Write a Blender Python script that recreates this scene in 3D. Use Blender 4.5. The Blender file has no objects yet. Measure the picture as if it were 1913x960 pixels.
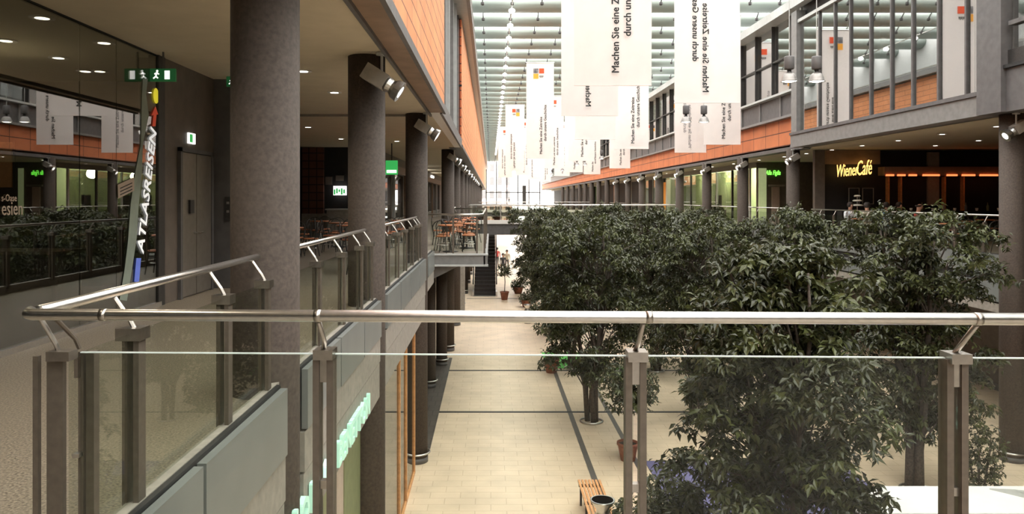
import bpy, math, random
from mathutils import Vector, Matrix
random.seed(7)
S = bpy.context.scene
C = S.collection
# ---------------------------------------------------------------- camera, world, exposure
EYE = 6.07            # camera height above the lower floor (deck of the gallery is at 4.60)
F = 1400.0            # focal length in pixels of the 1913 px frame
cam_d = bpy.data.cameras.new('camera'); cam = bpy.data.objects.new('camera', cam_d); C.objects.link(cam)
cam.location = (0, 0, EYE); cam.rotation_euler = (math.pi/2, 0, 0)
cam_d.sensor_fit = 'HORIZONTAL'; cam_d.sensor_width = 36; cam_d.lens = F/1913*36
cam_d.shift_x = 39.5/1913; cam_d.shift_y = -109/1913
cam_d.clip_start = 0.05; cam_d.clip_end = 900
S.camera = cam
W = bpy.data.worlds.new('overcast_sky'); S.world = W; W.use_nodes = True
nt = W.node_tree; bg = nt.nodes['Background']
tc = nt.nodes.new('ShaderNodeTexCoord'); sx = nt.nodes.new('ShaderNodeSeparateXYZ'); rm = nt.nodes.new('ShaderNodeValToRGB')
nt.links.new(tc.outputs['Generated'], sx.inputs[0]); nt.links.new(sx.outputs['Z'], rm.inputs[0]); nt.links.new(rm.outputs[0], bg.inputs[0])
rm.color_ramp.elements[0].position = 0.0; rm.color_ramp.elements[0].color = (0.62, 0.60, 0.56, 1)
rm.color_ramp.elements[1].position = 0.6; rm.color_ramp.elements[1].color = (1.0, .985, .95, 1)
bg.inputs[1].default_value = 9.3
S.view_settings.view_transform = 'Standard'; S.view_settings.look = 'None'
S.view_settings.exposure = 0.38; S.view_settings.gamma = 1; S.view_settings.use_curve_mapping = False
try:
    S.cycles.max_bounces = 7; S.cycles.diffuse_bounces = 4; S.cycles.glossy_bounces = 3
    S.cycles.transparent_max_bounces = 16; S.cycles.transmission_bounces = 4
    S.cycles.sample_clamp_indirect = 4; S.cycles.use_denoising = True
    S.cycles.caustics_reflective = False; S.cycles.caustics_refractive = False
except Exception: pass

# ---------------------------------------------------------------- materials
def mat(name, col, rough=0.6, metal=0.0, spec=0.5, noise=0.0, nscale=8.0, bump=0.0, emit=None, estr=0.0):
    m = bpy.data.materials.new(name); m.use_nodes = True
    t = m.node_tree; b = t.nodes['Principled BSDF']
    b.inputs['Base Color'].default_value = (*col, 1); b.inputs['Roughness'].default_value = rough
    b.inputs['Metallic'].default_value = metal; b.inputs['Specular IOR Level'].default_value = spec
    if noise or bump:
        tc = t.nodes.new('ShaderNodeTexCoord'); n = t.nodes.new('ShaderNodeTexNoise')
        n.inputs['Scale'].default_value = nscale; n.inputs['Detail'].default_value = 5
        t.links.new(tc.outputs['Object'], n.inputs['Vector'])
        if noise:
            r = t.nodes.new('ShaderNodeValToRGB')
            r.color_ramp.elements[0].position = .3; r.color_ramp.elements[1].position = .7
            r.color_ramp.elements[0].color = (*[c*(1-noise) for c in col], 1)
            r.color_ramp.elements[1].color = (*[min(1, c*(1+noise)) for c in col], 1)
            t.links.new(n.outputs['Fac'], r.inputs[0]); t.links.new(r.outputs[0], b.inputs['Base Color'])
        if bump:
            bp = t.nodes.new('ShaderNodeBump'); bp.inputs['Strength'].default_value = bump; bp.inputs['Distance'].default_value = .02
            t.links.new(n.outputs['Fac'], bp.inputs['Height']); t.links.new(bp.outputs[0], b.inputs['Normal'])
    if emit:
        b.inputs['Emission Color'].default_value = (*emit, 1); b.inputs['Emission Strength'].default_value = estr
    return m

def brick_mat(name, c1, c2, cm, bw, bh, mortar, axes='YZ', rough=.6, offset=0.5, spec=.3):
    """running tiles on a wall or floor; axes names the two object axes used"""
    m = bpy.data.materials.new(name); m.use_nodes = True
    t = m.node_tree; b = t.nodes['Principled BSDF']; b.inputs['Roughness'].default_value = rough
    b.inputs['Specular IOR Level'].default_value = spec
    g = t.nodes.new('ShaderNodeNewGeometry'); s = t.nodes.new('ShaderNodeSeparateXYZ'); c = t.nodes.new('ShaderNodeCombineXYZ')
    t.links.new(g.outputs['Position'], s.inputs[0])
    t.links.new(s.outputs[axes[0]], c.inputs[0]); t.links.new(s.outputs[axes[1]], c.inputs[1])
    k = t.nodes.new('ShaderNodeTexBrick'); k.inputs['Scale'].default_value = 1
    k.inputs['Color1'].default_value = (*c1, 1); k.inputs['Color2'].default_value = (*c2, 1); k.inputs['Mortar'].default_value = (*cm, 1)
    k.inputs['Brick Width'].default_value = bw; k.inputs['Row Height'].default_value = bh; k.inputs['Mortar Size'].default_value = mortar
    k.inputs['Mortar Smooth'].default_value = .1
    k.offset = offset
    t.links.new(c.outputs[0], k.inputs['Vector'])
    n = t.nodes.new('ShaderNodeTexNoise'); n.inputs['Scale'].default_value = 1.3; n.inputs['Detail'].default_value = 6
    t.links.new(g.outputs['Position'], n.inputs['Vector'])
    mr = t.nodes.new('ShaderNodeMapRange'); mr.inputs[1].default_value = .3; mr.inputs[2].default_value = .7; mr.inputs[3].default_value = .86; mr.inputs[4].default_value = 1.08
    t.links.new(n.outputs['Fac'], mr.inputs[0])
    mx = t.nodes.new('ShaderNodeMix'); mx.data_type = 'RGBA'; mx.blend_type = 'MULTIPLY'; mx.inputs[0].default_value = 1
    t.links.new(k.outputs['Color'], mx.inputs[6]); t.links.new(mr.outputs[0], mx.inputs[7])
    t.links.new(mx.outputs[2], b.inputs['Base Color'])
    return m

def glass_mat(name, tint=(1, 1, 1), base=0.04, top=0.6, rough=0.0, gl=(1, 1, 1)):
    """clear pane: transparent mixed with a sharp reflection that grows at grazing angles"""
    m = bpy.data.materials.new(name); m.use_nodes = True
    t = m.node_tree; t.nodes.clear()
    o = t.nodes.new('ShaderNodeOutputMaterial'); mx = t.nodes.new('ShaderNodeMixShader')
    tr = t.nodes.new('ShaderNodeBsdfTransparent'); g = t.nodes.new('ShaderNodeBsdfGlossy')
    tr.inputs[0].default_value = (*tint, 1); g.inputs['Roughness'].default_value = rough; g.inputs[0].default_value = (*gl, 1)
    lw = t.nodes.new('ShaderNodeLayerWeight'); lw.inputs[0].default_value = .28
    mr = t.nodes.new('ShaderNodeMapRange'); mr.inputs[3].default_value = base; mr.inputs[4].default_value = top
    t.links.new(lw.outputs['Facing'], mr.inputs[0]); t.links.new(mr.outputs[0], mx.inputs[0])
    t.links.new(tr.outputs[0], mx.inputs[1]); t.links.new(g.outputs[0], mx.inputs[2]); t.links.new(mx.outputs[0], o.inputs[0])
    return m

def thin_mat(name, col, trans=.5, rough=.7, gloss=0.0, var=.025):
    """cloth, leaf or frosted shell that lets some light through"""
    m = bpy.data.materials.new(name); m.use_nodes = True
    t = m.node_tree; t.nodes.clear()
    o = t.nodes.new('ShaderNodeOutputMaterial'); mx = t.nodes.new('ShaderNodeMixShader'); mx.inputs[0].default_value = trans
    b = t.nodes.new('ShaderNodeBsdfPrincipled'); b.inputs['Roughness'].default_value = rough; b.inputs['Specular IOR Level'].default_value = gloss
    tl = t.nodes.new('ShaderNodeBsdfTranslucent')
    tc = t.nodes.new('ShaderNodeTexCoord'); n = t.nodes.new('ShaderNodeTexNoise'); n.inputs['Scale'].default_value = 2.5; n.inputs['Detail'].default_value = 4
    r = t.nodes.new('ShaderNodeValToRGB'); r.color_ramp.elements[0].position = .3; r.color_ramp.elements[1].position = .7
    r.color_ramp.elements[0].color = (*[c*(1-var) for c in col], 1); r.color_ramp.elements[1].color = (*[min(1, c*(1+var)) for c in col], 1)
    t.links.new(tc.outputs['Object'], n.inputs['Vector']); t.links.new(n.outputs['Fac'], r.inputs[0])
    t.links.new(r.outputs[0], b.inputs['Base Color']); t.links.new(r.outputs[0], tl.inputs[0])
    t.links.new(b.outputs[0], mx.inputs[1]); t.links.new(tl.outputs[0], mx.inputs[2]); t.links.new(mx.outputs[0], o.inputs[0])
    return m

M = {}
M['concrete'] = mat('column_concrete', (.070, .055, .045), .75, noise=.22, nscale=30, bump=.15, spec=.25)
M['deck'] = mat('speckled_terrazzo', (.22, .185, .14), .4, noise=.65, nscale=70, bump=.05)
M['deckfar'] = mat('terrazzo', (.22, .19, .15), .45, noise=.3, nscale=40)
M['ceiling'] = mat('ceiling_plaster', (.56, .50, .38), .9, noise=.04, nscale=3, spec=.1)
M['steel'] = mat('brushed_steel', (.62, .60, .57), .28, metal=1.0, noise=.06, nscale=40)
M['post'] = mat('painted_steel_bar', (.15, .125, .10), .38, metal=.5, noise=.12, nscale=30)
M['clamp'] = mat('clamp_steel', (.42, .39, .35), .3, metal=1.0, noise=.1, nscale=30)
M['darkmetal'] = mat('dark_metal', (.045, .042, .04), .45, metal=.4, noise=.2, nscale=20)
M['greymetal'] = mat('grey_metal_cladding', (.21, .205, .20), .5, metal=.2, noise=.12, nscale=6)
M['darkgrey'] = mat('dark_grey_cladding', (.10, .095, .095), .5, noise=.15, nscale=6)
M['lightgrey'] = mat('light_grey_coated_metal', (.45, .46, .45), .45, noise=.06, nscale=6)
M['copper'] = mat('brown_soffit_panel', (.24, .155, .10), .5, noise=.18, nscale=3)
M['stone'] = mat('grey_sandstone', (.27, .245, .21), .7, noise=.15, nscale=12)
M['brownwall'] = mat('brown_panel_wall', (.13, .105, .085), .55, noise=.15, nscale=5)
M['doormetal'] = mat('lift_door_metal', (.19, .165, .14), .35, metal=.4, noise=.1, nscale=10)
M['frost'] = mat('frosted_panel_glass', (.17, .18, .172), .35, noise=.08, nscale=2.5, spec=.6)
M['white'] = mat('white_paint', (.78, .77, .74), .5, noise=.03, nscale=4)
M['black'] = mat('black_rubber', (.012, .012, .012), .6, noise=.3, nscale=10)
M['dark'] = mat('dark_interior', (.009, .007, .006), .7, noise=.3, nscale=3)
M['wood'] = mat('orange_wood', (.62, .30, .12), .45, noise=.2, nscale=14)
M['table'] = mat('bistro_table_top', (.55, .20, .09), .35, noise=.15, nscale=10)
M['terracotta'] = mat('terracotta_pot', (.26, .10, .06), .7, noise=.2, nscale=12)
M['bark'] = mat('tree_bark', (.075, .06, .048), .85, noise=.35, nscale=25, bump=.4)
M['soil'] = mat('pot_soil', (.04, .03, .02), .95, noise=.4, nscale=30)
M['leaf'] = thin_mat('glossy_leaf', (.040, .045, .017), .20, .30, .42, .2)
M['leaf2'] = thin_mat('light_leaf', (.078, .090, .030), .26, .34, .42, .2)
M['cloth'] = thin_mat('banner_cloth', (.86, .80, .77), .45, .9, .1)
M['ink'] = mat('black_print', (.02, .02, .02), .7, noise=.1)
M['ink2'] = mat('faded_print', (.30, .28, .28), .7, noise=.1)
M['red'] = mat('vermilion_print', (.85, .09, .02), .6, noise=.05)
M['yellow'] = mat('amber_print', (.95, .42, .04), .6, noise=.05)
M['greyprint'] = mat('grey_photo_print', (.22, .21, .22), .6, noise=.7, nscale=9)
M['louver'] = thin_mat('frosted_glass_louver', (.34, .385, .355), .20, .4, .5)
M['bulb'] = mat('lamp_glow', (1, 1, 1), .5, emit=(1, .93, .80), estr=9)
M['bulbw'] = mat('lamp_glow_white', (1, 1, 1), .5, emit=(1, .97, .92), estr=6)
M['alu'] = mat('spun_aluminium', (.26, .245, .23), .4, metal=.5, noise=.05)
M['neon'] = mat('yellow_neon', (1, .8, .3), .5, emit=(1, .56, .16), estr=1.5)
M['greenneon'] = mat('green_neon', (.2, .9, .2), .5, emit=(.20, 1, .08), estr=1.8)
M['greenlit'] = mat('green_lightbox', (.04, .4, .08), .5, emit=(.06, .62, .14), estr=.45)
M['exitgreen'] = mat('exit_sign_green', (.02, .12, .04), .5, emit=(.05, .5, .14), estr=.06)
M['whitelit'] = mat('white_lightbox', (1, 1, 1), .5, emit=(1, 1, .95), estr=1.2)
M['redstrip'] = mat('orange_lamp_strip', (1, .3, .1), .5, emit=(1, .20, .06), estr=1.6)
M['mint'] = mat('mint_lettering', (.50, .78, .66), .4, emit=(.5, .9, .72), estr=.25)
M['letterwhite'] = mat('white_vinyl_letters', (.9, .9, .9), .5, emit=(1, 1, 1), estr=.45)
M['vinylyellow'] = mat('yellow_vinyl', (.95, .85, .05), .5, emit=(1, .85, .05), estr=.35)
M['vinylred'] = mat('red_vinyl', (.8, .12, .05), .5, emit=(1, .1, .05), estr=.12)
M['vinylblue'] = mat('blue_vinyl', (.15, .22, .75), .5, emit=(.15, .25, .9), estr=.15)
M['tealband'] = mat('pale_green_vinyl_band', (.30, .36, .31), .6, noise=.15, nscale=4)
M['palegreen'] = mat('pale_green_shop_wall', (.55, .62, .33), .7, noise=.05, emit=(.62, .74, .36), estr=.30)  # self-glow in the colour stands in for the lit shop interior
M['olive'] = mat('olive_panel', (.20, .22, .11), .6, noise=.1)
M['beige'] = mat('beige_panel', (.50, .40, .33), .6, noise=.06)
M['blue'] = mat('lavender_carpet', (.13, .12, .25), .85, noise=.12, nscale=20)
M['green'] = mat('bright_green_carpet', (.10, .45, .08), .85, noise=.12, nscale=20)
M['stair'] = mat('escalator_steps', (.035, .028, .025), .5, metal=.4, noise=.2)
M['skin'] = mat('skin', (.52, .30, .21), .55, noise=.05)
M['hair'] = mat('dark_hair', (.03, .022, .018), .7, noise=.2)
M['shirtw'] = mat('white_shirt', (.80, .84, .90), .8, noise=.05)
M['shirtr'] = mat('red_shirt', (.45, .06, .05), .8, noise=.1)
M['shirtb'] = mat('blue_shirt', (.10, .22, .42), .8, noise=.1)
M['shirtg'] = mat('beige_jacket', (.42, .36, .27), .8, noise=.1)
M['trouser'] = mat('dark_trousers', (.05, .048, .05), .85, noise=.1)
M['orange'] = brick_mat('terracotta_cladding', (.72, .30, .13), (.66, .26, .11), (.20, .075, .04), 1.25, .29, .014, 'YZ')
M['orangef'] = brick_mat('terracotta_cladding_end', (.60, .15, .06), (.56, .13, .05), (.10, .035, .025), .30, .34, .022, 'XZ', offset=0)
M['orangel'] = brick_mat('terracotta_band', (.60, .20, .085), (.55, .17, .07), (.12, .045, .03), 1.5, .55, .022, 'YZ', offset=0)
M['brick'] = brick_mat('red_tile_wall', (.14, .055, .035), (.11, .045, .03), (.03, .015, .012), .3, .3, .02, 'XZ', offset=0)
M['farbrick'] = brick_mat('far_house_front', (.52, .33, .26), (.58, .40, .33), (.75, .66, .60), 1.6, 1.1, .22, 'XZ', offset=0)
M['floor'] = brick_mat('beige_floor_pavers', (.70, .56, .405), (.66, .53, .38), (.54, .42, .29), .62, .31, .009, 'XY', rough=.38, spec=.4)
M['floordark'] = brick_mat('dark_floor_pavers', (.10, .085, .075), (.085, .075, .065), (.04, .035, .03), .3, .5, .012, 'XY', rough=.4)
M['floorgrey'] = mat('grey_floor_strip', (.10, .09, .08), .5, noise=.15, nscale=20)
M['glass'] = glass_mat('balustrade_glass', (.90, .92, .89), .004, .17)
M['glassbox'] = glass_mat('reflecting_window_glass', (.62, .64, .62), .22, .70)
M['shopglass'] = glass_mat('shop_window_glass', (.60, .60, .55), .05, .50)
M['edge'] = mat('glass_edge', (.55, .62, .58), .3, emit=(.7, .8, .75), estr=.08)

# ---------------------------------------------------------------- mesh building helpers
class MB:
    def __init__(s): s.v = []; s.f = []; s.mi = []
    def add(s, vs, fs, mi=0):
        n = len(s.v); s.v += [tuple(p) for p in vs]; s.f += [tuple(i+n for i in f) for f in fs]; s.mi += [mi]*len(fs); return s
    def box(s, x0, x1, y0, y1, z0, z1, mi=0):
        if x0 > x1: x0, x1 = x1, x0
        if y0 > y1: y0, y1 = y1, y0
        if z0 > z1: z0, z1 = z1, z0
        return s.add([(x0,y0,z0),(x1,y0,z0),(x1,y1,z0),(x0,y1,z0),(x0,y0,z1),(x1,y0,z1),(x1,y1,z1),(x0,y1,z1)],
                     [(0,3,2,1),(4,5,6,7),(0,1,5,4),(1,2,6,5),(2,3,7,6),(3,0,4,7)], mi)
    def bar(s, a, b, w, h, up=(0,0,1), mi=0):
        """square bar from a to b: width w sideways, height h along up"""
        a = Vector(a); b = Vector(b); d = (b-a).normalized(); u = Vector(up)
        if abs(d.dot(u)) > .98: u = Vector((0,1,0))
        r = d.cross(u).normalized(); u = r.cross(d)
        vs = []
        for p in (a, b):
            for i, j in ((-1,-1),(1,-1),(1,1),(-1,1)): vs.append(p + r*(i*w/2) + u*(j*h/2))
        return s.add(vs, [(0,1,2,3),(7,6,5,4),(0,4,5,1),(1,5,6,2),(2,6,7,3),(3,7,4,0)], mi)
    def tube(s, pts, r, n=10, caps=True, mi=0):
        pts = [Vector(p) for p in pts]; m = len(pts); rs = r if isinstance(r, (list, tuple)) else [r]*m
        vs = []; prev = None
        for i, p in enumerate(pts):
            d = (pts[min(i+1, m-1)] - pts[max(i-1, 0)]).normalized()
            if prev is None:
                u = Vector((0,0,1)) if abs(d.z) < .9 else Vector((1,0,0))
            else: u = prev
            a = d.cross(u).normalized(); u = a.cross(d).normalized(); prev = u
            for k in range(n):
                t = 2*math.pi*k/n; vs.append(p + (a*math.cos(t) + u*math.sin(t))*rs[i])
        fs = [(i*n+k, i*n+(k+1)%n, (i+1)*n+(k+1)%n, (i+1)*n+k) for i in range(m-1) for k in range(n)]
        if caps: fs += [tuple(range(n))[::-1], tuple((m-1)*n+k for k in range(n))]
        return s.add(vs, fs, mi)
    def lathe(s, prof, n=24, o=(0,0,0), mi=0, rot=None):
        vs = []; o = Vector(o)
        for r, z in prof:
            for k in range(n):
                t = 2*math.pi*k/n; p = Vector((r*math.cos(t), r*math.sin(t), z))
                if rot: p = rot @ p
                vs.append(p+o)
        m = len(prof)
        fs = [(i*n+k, i*n+(k+1)%n, (i+1)*n+(k+1)%n, (i+1)*n+k) for i in range(m-1) for k in range(n)]
        fs += [tuple(range(n))[::-1], tuple((m-1)*n+k for k in range(n))]
        return s.add(vs, fs, mi)
    def poly(s, pts, ext, mi=0):
        """flat polygon pushed along ext"""
        n = len(pts); e = Vector(ext); a = [Vector(p) for p in pts]
        return s.add(a+[p+e for p in a], [tuple(range(n))[::-1], tuple(range(n, 2*n))]+[(i, (i+1)%n, n+(i+1)%n, n+i) for i in range(n)], mi)
    def build(s, name, m, parent=None, smooth=False, world=True):
        me = bpy.data.meshes.new(name)
        off = Vector(parent.location) if (parent is not None and world) else Vector((0,0,0))
        if parent is not None and world and parent.parent is not None: off = off + Vector(parent.parent.location)
        me.from_pydata([(p[0]-off.x, p[1]-off.y, p[2]-off.z) for p in s.v], [], s.f)
        for mm in (m if isinstance(m, (list, tuple)) else [m]): me.materials.append(mm)
        if len(set(s.mi)) > 1: me.polygons.foreach_set('material_index', s.mi)
        if smooth:
            me.polygons.foreach_set('use_smooth', [len(p.vertices) < 6 for p in me.polygons])
        me.update()
        o = bpy.data.objects.new(name, me); C.objects.link(o); o.parent = parent
        return o

def tag(o, label=None, cat=None, group=None, kind=None):
    if label: o['label'] = label
    if cat: o['category'] = cat
    if group: o['group'] = group
    if kind: o['kind'] = kind
    return o
def thing(name, label, cat, loc=(0,0,0), rz=0, group=None):
    o = bpy.data.objects.new(name, None); C.objects.link(o); o.location = loc; o.rotation_euler = (0, 0, rz)
    o.empty_display_size = .2
    return tag(o, label, cat, group)
def struct(name, mb, m, smooth=False):
    return tag(mb.build(name, m, None, smooth), kind='structure')
def bx(*a): return MB().box(*a)
def kids(o): return [c for c in ALLCH.get(o.name, [])]
ALLCH = {}
def register(root):
    """remember the children of a prototype so that copies can be made in loops"""
    def rec(o):
        ch = [c for c in bpy.data.objects if c.parent == o]
        ALLCH[o.name] = ch
        for c in ch: rec(c)
    rec(root); return root
def dup(root, loc, rz=0, label=None, group=None, scale=None):
    r = root.copy(); C.objects.link(r); r.location = loc; r.rotation_euler = (0, 0, rz)
    if scale: r.scale = scale
    if label: r['label'] = label
    if group: r['group'] = group
    for ch in kids(root):
        c = ch.copy(); C.objects.link(c); c.parent = r
        for g in kids(ch):
            d = g.copy(); C.objects.link(d); d.parent = c
    return r
ORD = ['first','second','third','fourth','fifth','sixth','seventh','eighth','ninth','tenth','eleventh','twelfth','thirteenth',
       'fourteenth','fifteenth','sixteenth','seventeenth','eighteenth','nineteenth','twentieth','twenty-first','twenty-second','twenty-third',
       'twenty-fourth','twenty-fifth','twenty-sixth','twenty-seventh','twenty-eighth','twenty-ninth','thirtieth']

def text_mesh(s, size, m, name, mtx, parent=None, ext=.004, align='LEFT', shear=0, sx=1.0, bold=0.0):
    """lettering as a mesh; mtx is the 4x4 that carries the text plane into the parent's space"""
    cu = bpy.data.curves.new(name, 'FONT'); cu.body = s; cu.size = size; cu.extrude = ext; cu.align_x = align; cu.shear = shear
    cu.resolution_u = 2
    t = bpy.data.objects.new('tmp', cu); C.objects.link(t)
    dg = bpy.context.evaluated_depsgraph_get(); me = bpy.data.meshes.new_from_object(t.evaluated_get(dg))
    bpy.data.objects.remove(t)
    if bold:   # heavier strokes: the outline laid over itself a hair to each side
        vs = [v.co.copy() for v in me.vertices]; fs = [tuple(p.vertices) for p in me.polygons]; n = len(vs); V2 = []; F2 = []
        for k, (dx, dy) in enumerate(((-bold, 0), (bold, 0), (0, -bold), (0, bold))):
            V2 += [(v.x+dx, v.y+dy, v.z+k*2e-5) for v in vs]; F2 += [tuple(i+k*n for i in f) for f in fs]
        me = bpy.data.meshes.new(name); me.from_pydata(V2, [], F2); me.update()
    me.name = name; me.materials.clear(); me.materials.append(m)
    me.transform(Matrix.Diagonal((sx, 1, 1, 1))); me.transform(mtx)
    o = bpy.data.objects.new(name, me); C.objects.link(o); o.parent = parent
    return o
def frame_mtx(o, x, y):
    x = Vector(x).normalized(); y = Vector(y); z = x.cross(y).normalized(); y = z.cross(x) if abs(x.dot(y)) < 1e-6 else y
    m = Matrix.Identity(4)
    for i in range(3): m[i][0] = x[i]; m[i][1] = y[i]; m[i][2] = z[i]; m[i][3] = o[i]
    return m

# ================================================================ SETTING
DK = 4.60; CE = 8.03; Y0 = -26; Y1 = 178
struct('floor', bx(-1.47, 16, Y0, 205, -.3, 0), M['floor'])
struct('floor', bx(-12, -1.47, Y0, 17.95, -.3, 0), M['floor'])
struct('floor', bx(-12, -1.47, 17.95, 28.6, -.3, 0), M['floordark'])
struct('floor', bx(-12, -1.47, 28.6, 205, -.3, 0), M['floor'])
g = MB()
g.box(2.18, 2.31, Y0, 26.3, 0, .006); g.box(3.29, 3.41, Y0, 26.3, 0, .006)
struct('trim_1', g, M['floorgrey'])
g = MB()
for y in (21.25, 26.4, 45.5, 60): g.box(-1.47, 12, y, y+.13, .001, .008)
struct('trim_2', g, M['black'])
# left gallery deck, kerb, fascia
def deck(side):
    s = side
    g = bx(-16*s if s > 0 else 12.2, -1.6 if s > 0 else 24, Y0, Y1, 4.2, DK)
    return g
struct('floor', bx(-16, -1.6, Y0, 12.6, 4.2, DK), M['deck'])
struct('floor', bx(-16, -1.6, 12.6, Y1, 4.2, DK), M['deckfar'])
struct('floor', bx(12.46, 26, Y0, Y1, 4.2, DK), M['deckfar'])
struct('trim_3', bx(-1.62, -1.56, Y0, 19.6, 4.2, 4.72), M['stone'])
struct('trim_3', bx(-1.62, -1.56, 31.5, Y1, 4.15, 4.72), M['stone'])
def fascia(x, y0, y1, side, label, pitch=1.55, board=False):
    """a row (or two) of pale panels under the deck edge, a grey band below"""
    t = thing('balcony_fascia', label, 'fascia', (x, y0, 4.2))
    n = max(1, round((y1-y0)/pitch)); p = (y1-y0)/n
    for i in range(n):
        a = y0+i*p+.02; b = y0+(i+1)*p-.02
        bx(x, x+.05*side, a, b, 4.22, 4.70).build('panel', M['frost'], t)
        if side < 0: bx(x, x-.05, a, b, 3.55, 4.02).build('panel', M['frost'], t)
    bx(x-.035*side, x-.005*side, y0, y1, 4.21 if side > 0 else 3.5, 4.72).build('backing', M['black'], t)
    if side > 0:
        bx(x-.08, x+.03, y0, y1, 3.88, 4.20).build('band', M['stone'], t)
        if board: bx(x-.08, x+.02, y0, y1, 3.40, 3.86).build('sign_board', M['stone'], t)
    else: bx(x-.02, x+.2, y0, y1, 3.28, 3.5).build('band', M['stone'], t)
    return t
fascia(-1.52, -.9, 5.44, 1, 'pale glass panel fascia with sign board before the nearest column', board=True)
fascia(-1.52, 6.0, 10.1, 1, 'pale glass panel fascia between the first and second columns', board=True)
fascia(-1.52, 10.66, 17.07, 1, 'pale glass panel fascia between the second and third columns', board=True)
fascia(-1.52, 17.63, 19.6, 1, 'short pale panel fascia between third column and café balcony')
fascia(12.41, 4, 90, -1, 'pale two row panel fascia along the deck edge beneath the café gallery')
# ceilings
struct('ceiling', bx(-16, -1.39, Y0, Y1, CE, CE+.2), M['ceiling'])
struct('ceiling', bx(12.1, 26, Y0, Y1, CE, CE+.2), M['ceiling'])
struct('trim_4', bx(-16, -1.5, 17.38, 17.46, CE-.05, CE+.01), M['stone'])
g = MB(); g.box(-1.39, -1.05, Y0, 17.0, CE-.01, CE+.06)
struct('trim_5', g, M['copper'])
struct('trim_6', bx(-1.42, -1.37, Y0, 17.4, CE-.06, CE+.0), M['darkgrey'])
struct('trim_6', bx(-1.08, -1.02, Y0, 17.05, CE-.04, CE+.10), M['darkgrey'])
struct('trim_7', bx(-1.39, -1.16, 17.05, 28.6, CE-.01, CE+.10), M['white'])
struct('trim_7', bx(-1.16, -1.10, 17.05, 28.6, CE-.03, CE+.30), M['darkgrey'])
struct('ceiling', bx(-1.39, -1.12, 28.6, Y1, CE, CE+.06), M['copper'])
# left upper terracotta volumes
struct('wall_left', bx(-12, -1.05, Y0, 16.9, CE+.06, 13.0), M['orange'])
g = MB(); g.box(-1.75, -1.45, 16.9, 28.6, CE+.1, 13.0)
struct('wall_left', g, M['greymetal'])
t = thing('window_frame', 'grey metal window frames in the gap between two terracotta walls', 'window frame', (-1.4, 17, CE))
for k, y in enumerate((17.1, 18.6, 20.2, 22.2, 24.4, 26.6, 28.3)): bx(-1.46, -1.22, y, y+.14, CE+.1, 13.0).build('mullion', M['lightgrey'] if k % 2 else M['greymetal'], t)
bx(-1.46, -1.2, 17, 28.5, CE+.3, CE+.42).build('sill', M['greymetal'], t)
def ora(y0, y1):
    g = bx(-1.56, -1.12, y0, y1, CE+.06, 12.93); o = struct('wall_left', g, [M['orange'], M['orangef']])
    for p in o.data.polygons:
        if abs(p.normal.y) > .9: p.material_index = 1
    return o
ora(28.6, 60); struct('trim_8', bx(-1.58, -1.11, 28.55, 28.62, 10.35, 10.42), M['black'])
ora(60.3, 92); ora(92.3, 130); ora(130.3, 170)
struct('wall_left', bx(-12, -1.5, 28.6, Y1, CE+.1, 13.0), M['darkgrey'])
struct('trim_9', bx(-1.6, -1.08, 28.6, Y1, CE-.02, CE+.1), M['darkgrey'])
# left roof eave and clerestory
struct('trim_10', bx(-12, -.75, 16.9, Y1, 13.0, 13.1), M['lightgrey'])
struct('trim_11', bx(-.85, -.72, 10, Y1, 12.95, 13.25), M['greymetal'])
struct('trim_11', bx(-.95, -.70, 10, Y1, 13.3, 13.36), M['steel'])
struct('wall_left', bx(-1.7, -1.5, Y0, Y1, 13.1, 15.6), M['lightgrey'])
# lower left storey: shopfront line, arcade wall
struct('wall_left', bx(-4.3, -4.0, 17.9, Y1, 0, 4.2), M['brownwall'])
struct('ceiling', bx(-12, -1.64, Y0, Y1, 4.12, 4.2), M['stone'])
struct('wall_left', bx(-7, -6.8, Y0, 18, 0, 4.2), M['beige'])
struct('wall_back', bx(-1.95, -1.42, 40.6, 41.2, 0, 4.15), M['stone'])
struct('wall_back', bx(-16, -8.0, 12.6, 12.9, DK, CE), M['brownwall'])
struct('wall_left', bx(-8.2, -8.0, 12.6, 28.9, DK, CE), M['darkgrey'])
# right: storeys
struct('wall_right', bx(16.6, 16.9, Y0, Y1, 0, 4.2), M['brownwall'])
struct('ceiling', bx(12.65, 17, Y0, Y1, 4.1, 4.2), M['stone'])
struct('floor', bx(16, 26, Y0, Y1, -.3, 0), M['floorgrey'])
struct('wall_right', bx(12.1, 12.4, 29.2, Y1, CE+.06, 9.38), M['orangel'])
struct('trim_12', bx(12.0, 12.45, 29.2, Y1, CE-.03, CE+.12), M['darkgrey'])
struct('trim_12', bx(12.0, 12.3, 28.75, 29.2, CE-.03, 10.4), M['greymetal'])
struct('wall_right', bx(12.12, 12.4, 28.9, Y1, 9.38, 10.4), M['darkgrey'])
struct('trim_13', bx(11.86, 12.2, 28.6, Y1, 9.33, 9.43), M['greymetal'])
struct('trim_13', bx(11.86, 12.2, 28.6, Y1, 10.33, 10.42), M['lightgrey'])
g = MB()
y = 31.2
while y < 120: g.box(12.06, 12.2, y, y+.1, 9.4, 10.35); y += 2.4
struct('trim_14', g, M['greymetal'])
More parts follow.
